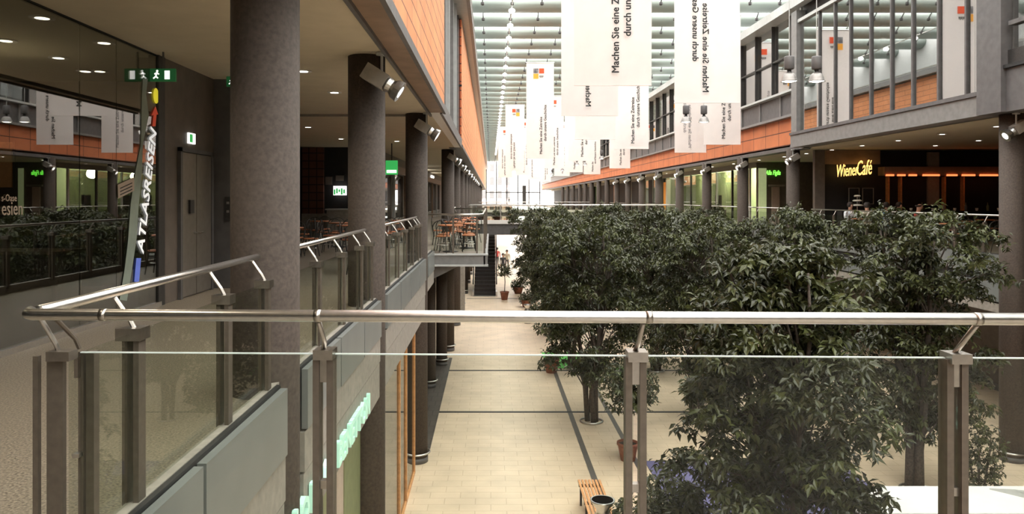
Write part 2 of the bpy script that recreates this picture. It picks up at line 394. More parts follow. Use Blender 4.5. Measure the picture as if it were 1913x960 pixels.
# upper right glazing beyond the glass box
t = thing('ribbon_window', 'long ribbon of dark framed upper windows above the far terracotta band', 'window', (12.2, 29, 10.4))
bx(12.3, 12.32, 29, 150, 10.4, 13.5).build('glass_pane', M['glassbox'], t)
y = 30.4; k = 0
while y < 150:
    bx(12.16, 12.3, y, y+(.16 if k % 3 == 0 else .07), 10.4, 13.5).build('mullion', M['darkmetal'], t); y += 1.9+y*.004; k += 1
bx(12.18, 12.3, 29, 150, 11.9, 11.96).build('transom', M['darkmetal'], t)
struct('wall_right', bx(15.5, 15.7, 29, Y1, 10.4, 13.5), M['darkgrey'])
struct('trim_15', bx(11.72, 12.4, 28.2, Y1, 13.5, 13.85), M['lightgrey'])
struct('trim_15', bx(11.45, 11.75, Y0, 28.6, 13.32, 13.85), M['lightgrey'])
struct('ceiling', bx(11.75, 20, Y0, Y1, 13.6, 13.8), M['darkgrey'])
# the glass box above the café
t = thing('glass_bay', 'tall grey framed glass bay reflecting banners above the café ceiling', 'window', (11.7, 17.8, CE))
bx(11.70, 11.72, 17.9, 28.7, 8.56, 12.74).build('glass_pane', M['glassbox'], t)
bx(11.55, 12.2, 17.76, 28.9, CE+.0, 8.50).build('sill_beam', M['greymetal'], t)
bx(11.50, 11.74, 17.76, 28.9, 8.50, 8.60).build('sill', M['darkgrey'], t)
bx(11.6, 11.8, 17.7, 28.8, 12.72, 12.84).build('top_rail', M['lightgrey'], t)
for y in (17.86, 18.36, 19.5, 20.7, 21.8, 23.0, 24.3, 25.4, 26.6): bx(11.645, 11.72, y, y+.07, 8.56, 12.8).build('mullion', M['darkgrey'], t)
bx(11.56, 11.95, 28.35, 28.85, 8.5, 13.2).build('corner_post', M['greymetal'], t)
bx(11.5, 12.0, 16.9, 17.75, CE, 13.4).build('corner_post', M['darkgrey'], t)
bx(11.9, 12.0, 17.8, 28.6, 12.8, 13.4).build('recess', M['black'], t)
struct('wall_right', bx(15.0, 15.2, 10, 29, CE+.2, 13.5), M['lightgrey'])
# nearer bay at the frame's edge
t = thing('dark_bay', 'dark grey panelled bay with narrow windows beside the glass bay', 'window', (11.7, 10, CE))
bx(11.62, 12.0, Y0+.1, 16.9, CE, 9.0).build('spandrel', M['darkgrey'], t)
bx(11.55, 12.0, Y0+.1, 16.9, 9.0, 9.08).build('ledge', M['black'], t)
bx(11.66, 12.0, Y0+.1, 16.9, 9.08, 9.42).build('spandrel', M['darkmetal'], t)
bx(11.7, 11.72, Y0+.1, 16.8, 9.42, 13.3).build('glass_pane', M['glassbox'], t)
bx(11.6, 11.75, Y0+.1, 16.8, 9.95, 10.05).build('transom', M['darkgrey'], t)
# camera's own bridge and end of hall behind
struct('floor', bx(-1.6, 12.3, -2.5, 2.9, 4.2, DK), M['deck'])
struct('wall_back', bx(-16, 26, Y0-.4, Y0, -.3, 13.5), M['greymetal'])
struct('wall_right', bx(26, 26.3, Y0, Y1, -.3, 13.5), M['darkgrey'])  # both outer side walls are unseen, added to keep sky light out of the galleries
struct('wall_left', bx(-16.3, -16, Y0, Y1, -.3, 13), M['darkgrey'])
struct('wall_back', bx(11.95, 15.2, 28.88, 29.0, CE+.2, 13.5), M['lightgrey'])
# far end
def farhouse():
    t = thing('far_house', 'pale brick house front far beyond the open end of the hall', 'building', (1.5, 200, 0))
    bx(-3.2, 5.6, 200, 206, 0, 17).build('wall', M['farbrick'], t)
    for i in range(4):
        for j in range(4): bx(-2.4+i*2.1, -1.3+i*2.1, 199.9, 200.1, 2.5+j*3.6, 4.6+j*3.6).build('window', M['darkgrey'], t)
    bx(-3.4, 5.8, 199.8, 206, 16.6, 17.1).build('cornice', M['lightgrey'], t)
farhouse()
t = thing('end_portal', 'slender dark framed glazing closing the far bright end of the hall', 'window frame', (5, 176, 0))
for x in (-1.2, 1.2, 3.6, 6.2, 8.8, 11.4): bx(x, x+.28, 176, 176.3, 0, 16.5).build('mullion', M['darkgrey'], t)
for z in (4.6, 7.4, 16.4): bx(-1.2, 11.7, 176, 176.25, z, z+.25).build('transom', M['darkgrey'], t)
bx(7.4, 8.3, 175.8, 176.3, 4.6, 9.2).build('door_frame', M['darkmetal'], t)
struct('floor', bx(-12, 16, 172, 205, DK-.3, DK), M['white'])

# ---------------------------------------------------------------- roof
RZ = 15.1
lou = MB()
def snap(d): return 8.7+2.9*(round((d-8.7)/2.9-.5)+.5)
def louver_mesh():
    g = MB(); n = 14; vs = []
    for x in (-1.5, 19.0):
        for k in range(n):
            a = 2*math.pi*k/n; vs.append((x, .66*math.cos(a), .36*math.sin(a)))
    g.add(vs, [(k, (k+1)%n, n+(k+1)%n, n+k) for k in range(n)] + [tuple(range(n))[::-1], tuple(range(n, 2*n))])
    return g
first = None
for i in range(69):
    y = 8.7 + (i-11)*2.9
    if first is None:
        t = tag(bpy.data.objects.new('roof_louver', None), kind='structure'); C.objects.link(t)
        louver_mesh().build('shell', M['louver'], t, smooth=True, world=False)
        MB().tube([(-1.5, .74, -.16), (19, .74, -.16)], .06, 6).build('edge_bar', M['darkmetal'], t, world=False)
        g = MB()
        for x in [(.95+1.32*k) for k in range(-1, 13)]:
            g.bar((x, .8, .15), (x, 1.35, -.30), .04, .04); g.lathe([(.04,-.45),(.08,-.42),(.08,-.32),(.04,-.28)], 8, (x, 1.38, 0))
        g.build('bracket', M['darkmetal'], t, world=False)
        register(t); first = t; t.location = (0, y, RZ)
    else:
        t = dup(first, (0, y, RZ))
g = MB()
for k in range(8):
    x = .95+1.32*k*2
    g.tube([(x, 6, RZ+.45), (x, Y1, RZ+.45)], .05, 6)
for x in (6.55, 7.15): g.tube([(x, 6, RZ+.40), (x, Y1, RZ+.40)], .03, 6)
for i in range(-10, 57): g.tube([(-1.5, 8.7+2.9*(i+.5), RZ+.38), (19, 8.7+2.9*(i+.5), RZ+.38)], .03, 6)
struct('trim_16', g, M['lightgrey'])
t = thing('light_string', 'string of small round white lamps running along the glass roof', 'light string', (.95, 20, RZ-.4))
MB().tube([(.95, 20, RZ-.42), (.95, 20+43*2.9, RZ-.42)], .02, 6).build('cable', M['white'], t)
for i in range(43): MB().lathe([(.03,.12),(.13,.08),(.15,0),(.10,-.08),(.02,-.1)], 8, (.95, 22.3+i*2.9, RZ-.55)).build('lamp', M['bulbw'], t)

# ---------------------------------------------------------------- columns
def column(x, y, z0, z1, label, r=.255, ring=True, group=None):
    t = thing('round_column', label, 'column', (x, y, z0), 0, group)
    MB().lathe([(r, z0), (r, z1)], 40, (x, y, 0)).build('shaft', M['concrete'], t, smooth=True)
    if ring:
        MB().lathe([(r+.012, z0), (r+.012, z0+.12)], 32, (x, y, 0)).build('base', M['darkgrey'], t, smooth=True)
        g = MB(); pts = [(x+(r+.05)*math.cos(a), y+(r+.05)*math.sin(a), z0+.22) for a in [2*math.pi*k/32 for k in range(33)]]
        g.tube(pts, .022, 6, caps=False); g.build('base_ring', M['steel'], t, smooth=True)
    return t
LY = [5.72, 10.38, 17.35, 30.0, 36, 42, 48, 54, 60, 66, 72, 78, 84, 90, 96, 102, 110, 118, 126]
for i, y in enumerate(LY):
    column(-1.72, y, 0, CE+.02, 'tall dark grey round column, %s in the row beside the left gallery railings' % ORD[i])
RY = [17.4, 30.0, 36, 42, 48, 54, 60, 66, 72, 78, 84, 90, 96, 102, 110, 118, 126]
for i, y in enumerate(RY):
    column(12.1, y, 0, CE+.02, 'tall dark grey round column, %s in the row beside the café gallery' % ORD[i])
for k, (x, y) in enumerate(((-2.35, 28.9), (-2.05, 30.6))):
    pass
column(-1.98, 24.2, 0, 4.15, 'grey ground floor column beneath the café balcony, slimmer of two', .2)
column(-1.80, 27.4, 0, 4.15, 'grey ground floor column behind the balcony bracket', .2)

# ---------------------------------------------------------------- floodlights, pendants, downlights
def floodlight():
    t = thing('floodlight', 'x', 'spotlight', (0, 0, 0))
    g = MB(); g.tube([(0,0,0), (0,0,-.22)], .012, 8); g.lathe([(.05,0),(.05,-.02)], 12); g.build('hanger_rod', M['lightgrey'], t)
    R = Matrix.Rotation(math.radians(-58), 3, 'Y')
    g = MB(); g.bar(R @ Vector((0,0,.17)) + Vector((0,0,-.24)), R @ Vector((0,0,-.04)) + Vector((0,0,-.24)), .14, .14, (0,1,0)); hs = g.build('lamp_housing', M['stone'], t)
    g = MB(); g.lathe([(.055,-.04),(.07,-.06),(.06,-.10),(.085,-.13),(.095,-.19),(.085,-.19)], 16, (0,0,-.24), rot=R); g.build('reflector', M['steel'], hs)
    g = MB(); g.lathe([(.075,-.186),(.03,-.194)], 16, (0,0,-.24), rot=R); g.build('lens', M['bulbw'], hs)
    return register(t)
fl = floodlight()
used = [False]
def place(proto, flag, loc, rz, label, group=None, scale=None):
    if not flag[0]:
        flag[0] = True; proto.location = loc; proto.rotation_euler = (0,0,rz); proto['label'] = label
        if group: proto['group'] = group
        if scale: proto.scale = scale
        return proto
    return dup(proto, loc, rz, label, group, scale)
for i, y in enumerate(LY[1:12]):
    place(fl, used, (-1.46, y-.35, CE-.01), 0, 'silver floodlight hung from the ceiling edge beside the %s column of the left row' % ORD[i+1], 'gallery edge floodlights', (1.55, 1.55, 1.55))
for i, y in enumerate(RY[:9]):
    place(fl, used, (11.95, y-.35, CE-.01), math.pi, 'silver floodlight hung beside the %s column of the café gallery' % ORD[i], 'gallery edge floodlights', (1.55, 1.55, 1.55))
def pendant():
    t = thing('pendant_lamp', 'x', 'pendant lamp')
    MB().tube([(0,0,.75), (0,0,(RZ+.36-EYE-2.565)/.74)], .012, 6).build('cord', M['lightgrey'], t)
    MB().lathe([(.02,.77),(.13,.75),(.145,.72),(.145,.40),(.13,.37),(.05,.35)], 20).build('ballast_housing', M['darkgrey'], t, smooth=True)
    MB().lathe([(.06,.36),(.06,.29),(.09,.27),(.09,.24)], 16).build('collar', M['darkmetal'], t, smooth=True)
    sh = MB().lathe([(.07,.26),(.12,.25),(.17,.20),(.205,.11),(.225,.03),(.245,0),(.235,0),(.21,.03),(.16,.18)], 24).build('bell_shade', M['alu'], t, smooth=True)
    MB().lathe([(.215,.02),(.10,-.01),(.02,-.015)], 20).build('lens', M['bulb'], sh, smooth=True)
    return register(t)
pe = pendant(); used = [False]
for i, y in enumerate((15.75, 24.4, 36.6, 47.5, 58, 68.5, 79)):
    for j, dx in enumerate((-.30, .30)):
        place(pe, used, (6.85+dx, snap(y)+.5, EYE+2.565), 0, 'bell shaped aluminium pendant, %s of the %s pair along the atrium' % (('inner', 'outer')[j], ORD[i]), 'paired bell pendants over the atrium', (.74, .74, .74))
def downlight():
    t = thing('ceiling_downlight', 'x', 'ceiling light')
    MB().lathe([(.13,0),(.13,-.012),(.10,-.012)], 20).build('rim', M['white'], t)
    MB().lathe([(.10,-.010),(.02,-.016)], 20).build('lens', M['bulb'], t)
    return register(t)
dl = downlight(); used = [False]
def warm(x, y, z, e, rad=.08, spot=115):
    L = bpy.data.lights.new('downlight_glow', 'SPOT'); L.energy = e; L.color = (1, .86, .66); L.spot_size = math.radians(spot); L.spot_blend = .8; L.shadow_soft_size = rad
    o = bpy.data.objects.new('downlight_glow', L); C.objects.link(o); o.location = (x, y, z); return o
for i, y in enumerate((2.3, 4.6, 6.9, 9.2, 11.5, 13.8)):
    place(dl, used, (-2.88, y, CE), 0, 'round recessed downlight, %s along the walkway past the shop glass' % ORD[i], 'walkway downlights')
    if i < 5: warm(-2.88, y, CE-.03, 90)
for i, (x, y) in enumerate(((-4.25-.6, 8.1), (-4.85, 9.4), (-6.0, 10.4), (-6.0, 11.5), (-6.0, 9.27))):
    place(dl, used, (x, y, CE-.001), 0, 'recessed downlight %s behind the shop glass' % ('near the glass and closest to the camera', 'near the glass and furthest along', 'middle of the inner row', 'end of the inner row', 'start of the inner row')[i], 'shop downlights')
for i, (x, y) in enumerate(((-6.2, 19.6), (-5.0, 20.5), (-6.3, 23.5), (-4.9, 24.5), (-3.2, 20.2), (-3.3, 22.6), (-3.2, 25.5), (-5.0, 27.5))):
    place(dl, used, (x, y, CE), 0, 'recessed downlight, %s over the dark café behind the second column' % ORD[i], 'café downlights')
for i in range(7):
    place(dl, used, (13.7, 20.3+i*2.45, CE), 0, 'recessed downlight, %s in the ceiling row above the café rail' % ORD[i], 'café gallery downlights')
for i in range(4):
    place(dl, used, (16.4, 20.3+i*2.45, CE), 0, 'recessed downlight, %s in the inner ceiling row before the café wall' % ORD[i], 'café gallery downlights')
for i in range(10):
    place(dl, used, (13.6, 38+i*4, CE), 0, 'recessed downlight, %s beyond the café in the far gallery ceiling' % ORD[i], 'far gallery downlights')
for y in (22.7, 27.6): warm(13.7, y, CE-.03, 45)
for y in (38, 46, 54, 62, 74): warm(13.6, y, CE-.03, 120)
for (x, y) in ((-3.2, 20.2), (-3.2, 25.5)): warm(x, y, CE-.03, 30)

# ---------------------------------------------------------------- balustrades
def rail_side(y0, y1, posts, label, endcap=True, x=-1.6, s=-1, glassbreak=True):
    """side railing: posts at x, handrail offset to the walkway side (s)"""
    t = thing('glass_balustrade', label, 'railing', (x, y0, DK))
    hx = x+s*.09
    MB().tube([(hx, y0, EYE-.42), (hx, y1, EYE-.42)], .0215, 14).build('handrail', M['steel'], t, smooth=True)
    for y in posts:
        p = bx(x-.012-.025, x+.012-.025, y-.035, y+.035, DK+.08, EYE-.60).build('post', M['post'], t)
        bx(x+.025-.012, x+.025+.012, y-.035, y+.035, DK+.08, EYE-.60).build('post', M['post'], t)
        bx(x-.06, x+.05, y-.05, y+.05, EYE-.63, EYE-.575).build('clamp', M['clamp'], t)
        MB().tube([(x, y, EYE-.58), (x+s*.02, y, EYE-.54), (hx, y, EYE-.44)], .011, 8).build('arm', M['clamp'], t)
    ys = [y0+.03]+[p for p in posts if p-.2 > y0 and p+.2 < y1]+[y1-.02]
    for a, b in zip(ys, ys[1:]):
        bx(x-.006, x+.006, a+.02, b-.02, DK+.13, EYE-.60).build('glass_panel', M['glass'], t)
    return t
rail_side(2.8, 5.42, (3.36, 4.5, 5.3), 'glass balustrade with steel handrail from the corner to the nearest column')
rail_side(6.05, 10.05, (6.9, 8.05, 9.15, 9.95), 'glass balustrade with steel handrail between the first and second columns')
rail_side(10.7, 17.0, (11.6, 12.8, 14.0, 15.2, 16.3, 16.9), 'glass balustrade with steel handrail between the second and third columns')
# front balustrade of the camera's bridge: built straight, turned 1.7 degrees about its left corner
t = thing('glass_balustrade', 'long glass balustrade with bright steel handrail crossing in front', 'railing', (-1.69, 2.72, DK), math.radians(-1.75))
hz = EYE-.42-DK
g = MB(); g.tube([(-.02, .06, hz), (0, .02, hz), (.03, 0, hz), (6.5, 0, hz)], .0215, 20); g.build('handrail', M['steel'], t, True, world=False)
for x in (.29, 1.07, 2.25, 3.39, 4.6): MB().tube([(x-.012, 0, hz), (x+.012, 0, hz)], .0226, 20).build('handrail_joint', M['clamp'], t, True, world=False)
gy = .13; gz = EYE-.585-DK
PX = (1.065, 2.225, 3.385, 4.6)
for x in PX:
    o = bx(x-.029-.012, x-.029+.012, gy-.03, gy+.03, -.3, gz).build('post', M['post'], t, world=False)
    g = bx(x+.023-.012, x+.023+.012, gy-.03, gy+.03, -.3, gz); g.build('post', M['post'], t, world=False)
    g = MB(); g.box(x-.035, x+.038, gy-.05, gy+.03, gz-.012, gz+.024); g.build('clamp', M['clamp'], t, world=False)
    g = MB(); g.box(x-.016, x+.012, gy-.022, gy+.022, gz-.10, gz-.012); g.box(x-.016, x+.012, gy-.015, gy+.015, gz-.50, gz-.47); g.build('spacer', M['clamp'], t, world=False)
    MB().tube([(x-.004, gy-.01, gz+.02), (x+.004, gy-.03, gz+.05), (x+.006, .004, hz-.02)], .0095, 10).build('arm', M['clamp'], t, True, world=False)
    g = MB()
    for zz in (gz-.06, gz-.14, gz-.5): g.lathe([(.004, -.034),(.004,-.03)], 8, (x-.029, gy, zz), rot=Matrix.Rotation(math.pi/2, 3, 'X'))
    g.build('bolt', M['steel'], o, world=False)
xs = [.12]+list(PX)+[6.4]
for a, b in zip(xs, xs[1:]):
    g = bx(a+.01, b-.01, gy-.006, gy+.006, -.3, gz); g.build('glass_panel', M['glass'], t, world=False)
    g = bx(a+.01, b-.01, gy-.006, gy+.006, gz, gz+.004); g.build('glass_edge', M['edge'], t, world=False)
# corner posts
c = thing('corner_post', 'cluster of bolted flat steel bars at the railing corner', 'post', (-1.6, 2.86, DK))
for a in ((-1.66, -1.60, 2.80, 2.825), (-1.575, -1.555, 2.86, 2.89), (-1.545, -1.515, 2.86, 2.90), (-1.70, -1.68, 2.78, 2.80)):
    bx(a[0], a[1], a[2], a[3], DK-.1, EYE-.585).build('bar', M['post'], c)
bx(-1.64, -1.555, 2.76, 2.82, EYE-.60, EYE-.565).build('clamp', M['post'], c)
bx(-1.58, -1.565, 2.84, 2.87, EYE-.68, EYE-.60).build('spacer', M['clamp'], c)
bx(-1.582, -1.556, 2.83, 2.86, EYE-.98, EYE-.965).build('spacer', M['steel'], c)
MB().tube([(-1.615, 2.80, EYE-.57), (-1.62, 2.79, EYE-.54), (-1.665, 2.76, EYE-.43)], .009, 8).build('arm', M['clamp'], c)
MB().tube([(-1.57, 2.86, EYE-.57), (-1.575, 2.84, EYE-.53), (-1.60, 2.74, EYE-.43)], .009, 8).build('arm', M['post'], c)

# right gallery rail
def long_rail(x, y0, y1, step, label, s):
    t = thing('glass_balustrade', label, 'railing', (x, y0, DK))
    MB().tube([(x+s*.09, y0, EYE-.42), (x+s*.09, y1, EYE-.42)], .024, 8).build('handrail', M['steel'], t, True)
    y = y0+.2
    while y < y1:
        bx(x-.03, x+.03, y-.035, y+.035, DK, EYE-.6).build('post', M['post'], t)
        MB().tube([(x, y, EYE-.6), (x+s*.09, y, EYE-.43)], .011, 6).build('arm', M['clamp'], t)
        y += step
    n = int((y1-y0)/4)+1
    for k in range(n): bx(x-.006, x+.006, y0+(y1-y0)*k/n+.02, y0+(y1-y0)*(k+1)/n-.02, DK+.1, EYE-.6).build('glass_panel', M['glass'], t)
    return t
long_rail(12.58, 6, 17.1, 1.2, 'glass balustrade of the café gallery nearer than its first column', 1)
long_rail(12.58, 17.7, 29.6, 1.2, 'glass balustrade with bright handrail in front of the café', 1)
long_rail(12.58, 30.4, 90, 2.4, 'long glass balustrade of the café gallery receding past the shops', 1)
long_rail(-1.6, 32, 90, 2.4, 'long glass balustrade of the left gallery beyond the café balcony', -1)

# ---------------------------------------------------------------- café balcony on the left
BX1 = -.17
t = thing('café_balcony'.replace('é', 'e'), 'projecting café balcony with grey deck edge, glass sides and steel rail', 'balcony', (-1, 20, DK))
bx(-1.62, BX1, 19.75, 31.5, 4.36, DK-.005).build('slab', M['deckfar'], t)
bx(-1.62, BX1+.02, 19.70, 19.80, 4.33, DK+.0).build('edge_beam', M['greymetal'], t)
bx(BX1-.02, BX1+.08, 19.70, 31.5, 4.33, DK+.0).build('edge_beam', M['greymetal'], t)
bx(-1.62, BX1+.1, 19.66, 19.82, 4.29, 4.34).build('lower_lip', M['lightgrey'], t)
bx(-1.62, BX1+.1, 19.66, 19.82, DK-.02, DK+.02).build('upper_lip', M['lightgrey'], t)
g = MB(); g.poly([(-1.7, 20.0, 4.33), (-.75, 20.0, 4.33), (-1.0, 20.0, 4.2), (-1.7, 20.0, 3.85)], (0, .3, 0)); g.build('bracket', M['greymetal'], t)
g = MB(); g.poly([(-1.7, 29.0, 4.33), (-.75, 29.0, 4.33), (-1.0, 29.0, 4.2), (-1.7, 29.0, 3.85)], (0, .3, 0)); g.build('bracket', M['greymetal'], t)
MB().tube([(-1.62, 19.85, EYE-.42), (BX1-.15, 19.85, EYE-.42), (BX1-.05, 19.95, EYE-.42), (BX1-.05, 31.2, EYE-.42), (-1.5, 31.2, EYE-.42)], .026, 8).build('handrail', M['steel'], t, True)
for (x, y) in ((-1.0, 19.9), (BX1-.2, 19.9), (BX1, 19.95), (BX1, 22.2), (BX1, 24.5), (BX1, 26.8), (BX1, 29.1), (BX1, 31.2)):
    bx(x-.025, x+.025, y-.03, y+.03, DK, EYE-.45).build('post', M['post'], t)
bx(-1.6, BX1-.05, 19.90, 19.912, DK+.08, EYE-.6).build('glass_panel', M['glass'], t)
bx(BX1-.006, BX1+.006, 20, 31.2, DK+.08, EYE-.6).build('glass_panel', M['glass'], t)

# ---------------------------------------------------------------- chairs and tables
def chair():
    t = thing('bistro_chair', 'x', 'chair')
    g = MB(); g.lathe([(.19,.44),(.205,.45),(.205,.465),(.18,.475)], 18); g.build('seat', M['table'], t, True)
    for sx, sy in ((-1,-1),(1,-1),(-1,1),(1,1)):
        MB().tube([(sx*.13, sy*.13, .45), (sx*.19, sy*.19, 0)], .011, 6).build('leg', M['darkmetal'], t)
    g = MB()
    pts = [(-.19, .16, .45), (-.205, .20, .62)]
    for k in range(9):
        a = math.pi*(1-k/8); pts.append((.205*math.cos(a), .215, .68+.20*math.sin(a)))
    pts += [(.205, .20, .62), (.19, .16, .45)]
    g.tube(pts, .012, 6); 
    pts = [(-.10, .185, .46)]+[(.10*math.cos(math.pi*(1-k/6)), .21, .62+.12*math.sin(math.pi*(1-k/6))) for k in range(7)]+[(.10, .185, .46)]
    g.tube(pts, .009, 6); g.build('backrest', M['darkmetal'], t)
    g = MB(); g.tube([(.16*math.cos(a), .16*math.sin(a), .22) for a in [2*math.pi*k/14 for k in range(15)]], .007, 5, caps=False); g.build('stretcher_ring', M['steel'], t)
    return register(t)
def table():
    t = thing('bistro_table', 'x', 'table')
    MB().lathe([(.33,.715),(.35,.725),(.35,.745),(.33,.75)], 24).build('tabletop', M['table'], t, True)
    MB().tube([(0,0,.02),(0,0,.72)], .03, 10).build('pedestal', M['steel'], t, True)
    MB().lathe([(.22,0),(.22,.015),(.05,.04)], 20).build('foot_plate', M['darkmetal'], t, True)
    return register(t)
ch = chair(); tb = table(); uc = [False]; ut = [False]
def seating(x, y, angs, where, k, grp):
    place(tb, ut, (x, y, DK), 0, 'round red-brown bistro table, %s %s' % (ORD[k], where), 'bistro tables '+grp)
    names = {0: 'far', 90: 'atrium', 180: 'near', 270: 'inner'}
    for a in angs:
        r = math.radians(a); sidename = 'far' if (a+45) % 360 < 90 else 'wall' if (a+45) % 360 < 180 else 'near' if (a+45) % 360 < 270 else 'atrium'
        place(ch, uc, (x-math.sin(r)*.52, y+math.cos(r)*.52, DK), r, 'black bistro chair, %s side of the %s table %s' % (sidename, ORD[k], where), 'bistro chairs '+grp)
for k, (x, y, an) in enumerate(((-1.12, 20.75, (20, 160, 275)), (-.72, 22.3, (10, 100, 190)), (-1.15, 23.9, (0, 95, 185)), (-.75, 25.6, (5, 100, 200)), (-1.1, 27.4, (0, 170)), (-.8, 29.3, (10, 190)))):
    seating(x, y, an, 'on the café balcony', k, 'on the balcony')
for k, (x, y, an) in enumerate(((-5.1, 19.0, (0, 100, 180, 270)), (-3.9, 20.6, (10, 95, 190, 280)), (-5.9, 21.5, (0, 170, 260)), (-4.6, 22.8, (15, 100, 180, 270)), (-3.1, 22.5, (0, 180)), (-3.0, 18.6, (0, 100, 190)), (-5.6, 24.6, (0, 90, 180)), (-3.0, 25.2, (0, 180)), (-2.6, 15.2, (0, 180)))):
    seating(x, y, an, 'inside the dark café', k, 'inside the left café')
for k, (x, y, an) in enumerate(((13.6, 19.4, (0, 180, 270)), (13.5, 21.9, (0, 180)), (13.7, 24.6, (170, 275)), (13.5, 27.2, (10, 180)), (15.2, 21, (0, 100, 190)), (15.3, 24.2, (0, 90, 180)), (15.4, 27.3, (0, 180, 270)), (17.2, 22.5, (0, 180)), (17.2, 26, (0, 180, 90)))):
    seating(x, y, an, 'before the neon sign', k, 'on the right gallery')

# ---------------------------------------------------------------- travel shop on the left
GX = -4.55
t = thing('shop_window_wall', 'large dark shop window wall reflecting banners along the walkway', 'shop window', (GX, 6, DK))
for a, b in ((-3, 2.2), (2.25, 6.0), (6.05, 8.28), (8.30, 9.1), (9.11, 10.25)):
    bx(GX-.01, GX, a, b, DK+.06, CE-.02).build('glass_pane', M['shopglass'], t)
bx(GX-.05, GX+.03, -3, 10.3, DK, DK+.06).build('bottom_rail', M['steel'], t)
bx(GX-.03, GX+.0, -3, 10.3, CE-.03, CE).build('top_rail', M['black'], t)
bx(GX-.12, GX+.02, 10.22, 10.42, DK, CE).build('door_post', M['darkmetal'], t)
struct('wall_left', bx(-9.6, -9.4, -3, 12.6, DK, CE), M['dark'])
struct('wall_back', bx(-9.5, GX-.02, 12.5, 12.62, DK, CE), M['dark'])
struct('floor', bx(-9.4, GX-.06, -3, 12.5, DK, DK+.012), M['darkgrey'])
struct('wall_left', bx(GX-.35, GX, 10.42, 12.3, DK, CE-.0), M['brownwall'])
struct('trim_17', bx(GX-.1, GX+.35, 12.3, 12.95, DK, CE-.0), M['darkgrey'])
t = thing('lift_door', 'brown metal double door in the wall past the shop glass', 'door', (GX, 11.2, DK))
for a, b in ((10.95, 11.5), (11.52, 12.1)):
    d = bx(GX, GX+.03, a, b, DK+.02, 6.75).build('leaf', M['doormetal'], t)
    q = 11.35 if a < 11 else 11.54
    MB().tube([(GX+.03, q+.06, 5.55), (GX+.07, q+.06, 5.55), (GX+.07, q+(.13 if q > 11.4 else 0), 5.55)], .012, 6).build('door_handle', M['steel'], d)
bx(GX+.03, GX+.06, 11.2, 11.35, 5.85, 6.05).build('notice_plate', M['darkmetal'], t)
g = MB(); g.box(GX, GX+.05, 10.88, 10.95, DK, 6.82); g.box(GX, GX+.05, 12.1, 12.17, DK, 6.82); g.box(GX, GX+.05, 10.88, 12.17, 6.76, 6.82); g.build('door_frame', M['darkgrey'], t)
def exit_sign(loc, label, w=.36, h=.18, axis='X', hang=True):
    t = thing('exit_sign', label, 'sign', loc)
    x, y, z = loc
    if axis == 'X':   # faces the camera (-y)
        bx(x-w/2, x+w/2, y, y+.04, z-h/2, z+h/2).build('light_box', M['exitgreen'], t)
        g = MB(); s = w/.36
        g.lathe([(.001,0),(.016*s,.001),(.001,.002)], 10, (x-.075*s, y-.003, z+.055*s), rot=Matrix.Rotation(math.pi/2, 3, 'X'))
        for a, b in (((-.08,.035),(-.095,-.02)), ((-.095,-.02),(-.065,-.045)), ((-.095,-.02),(-.13,-.05)), ((-.08,.03),(-.05,.01)), ((-.08,.03),(-.115,.012))):
            g.bar((x+a[0]*s, y-.003, z+a[1]*s), (x+b[0]*s, y-.003, z+b[1]*s), .004, .017*s, (0,0,1) if abs(a[1]-b[1]) < .03 else (1,0,0))
        g.box(x+.03*s, x+.10*s, y-.005, y, z-.06*s, z+.06*s)
        g.build('pictogram', M['whitelit'], t)
        if hang: bx(x-.01, x+.01, y+.01, y+.03, z+h/2, CE).build('hanger', M['darkgrey'], t)
    else:
        bx(x, x+.03, y-w/2, y+w/2, z-h/2, z+h/2).build('light_box', M['whitelit'], t)
        bx(x+.03, x+.034, y-w/2+.02, y+.0, z-h/2+.02, z+h/2-.02).build('pictogram', M['greenlit'], t)
    return t
exit_sign((-4.38, 10.0, 7.72), 'green running man exit sign hanging by the top of the shop glass', .34, .17)
exit_sign((-4.05, 11.9, 8.03-.1), 'green exit sign half hidden behind the nearest column', .3, .16, hang=False)
exit_sign((GX+.0, 11.35, 6.98), 'small white and green exit sign above the brown double door', .24, .16, 'Y')
t = thing('intercom', 'small call button panel on the dark pillar beside the double door', 'switch', (GX+.3, 12.3, 6.0))
bx(-4.36, -4.26, 12.28, 12.3, 5.7, 6.1).build('plate', M['darkmetal'], t); bx(-4.33, -4.29, 12.27, 12.28, 5.98, 6.02).build('button', M['alu'], t)
bx(-4.33, -4.29, 12.27, 12.28, 5.84, 5.88).build('button', M['alu'], t)
# vertical lettering on the glass, reading upward and leaning
def on_glass(px, py):
    d = GX*F/(px-917); return Vector((GX+.012, d, EYE-(py-371)*d/F))
sg = thing('window_lettering', 'white leaning travel shop lettering with yellow dot and red arrow on the glass', 'lettering', tuple(on_glass(255, 470)))
a = on_glass(266, 474); b = on_glass(291, 243)
up = (b-a).normalized(); nrm = Vector((1, 0, 0)); yv = nrm.cross(up)
o = text_mesh('ATLASREISEN', .26, M['letterwhite'], 'letters', frame_mtx(a-Vector(sg.location), up, yv), sg, .002, 'LEFT', .18, 1.0, .004)
L = max(v.co.dot(up) for v in o.data.vertices)-min(v.co.dot(up) for v in o.data.vertices)
k = (b-a).length/L
o.data.transform(frame_mtx(a-Vector(sg.location), up, yv) @ Matrix.Diagonal((k, 1, 1, 1)) @ frame_mtx(a-Vector(sg.location), up, yv).inverted())
cdot = on_glass(290, 179)
MB().add([Vector(cdot)+Vector((0, .085*math.cos(2*math.pi*q/24), .105*math.sin(2*math.pi*q/24))) for q in range(24)], [tuple(range(24))]).build('dot', M['vinylyellow'], sg)
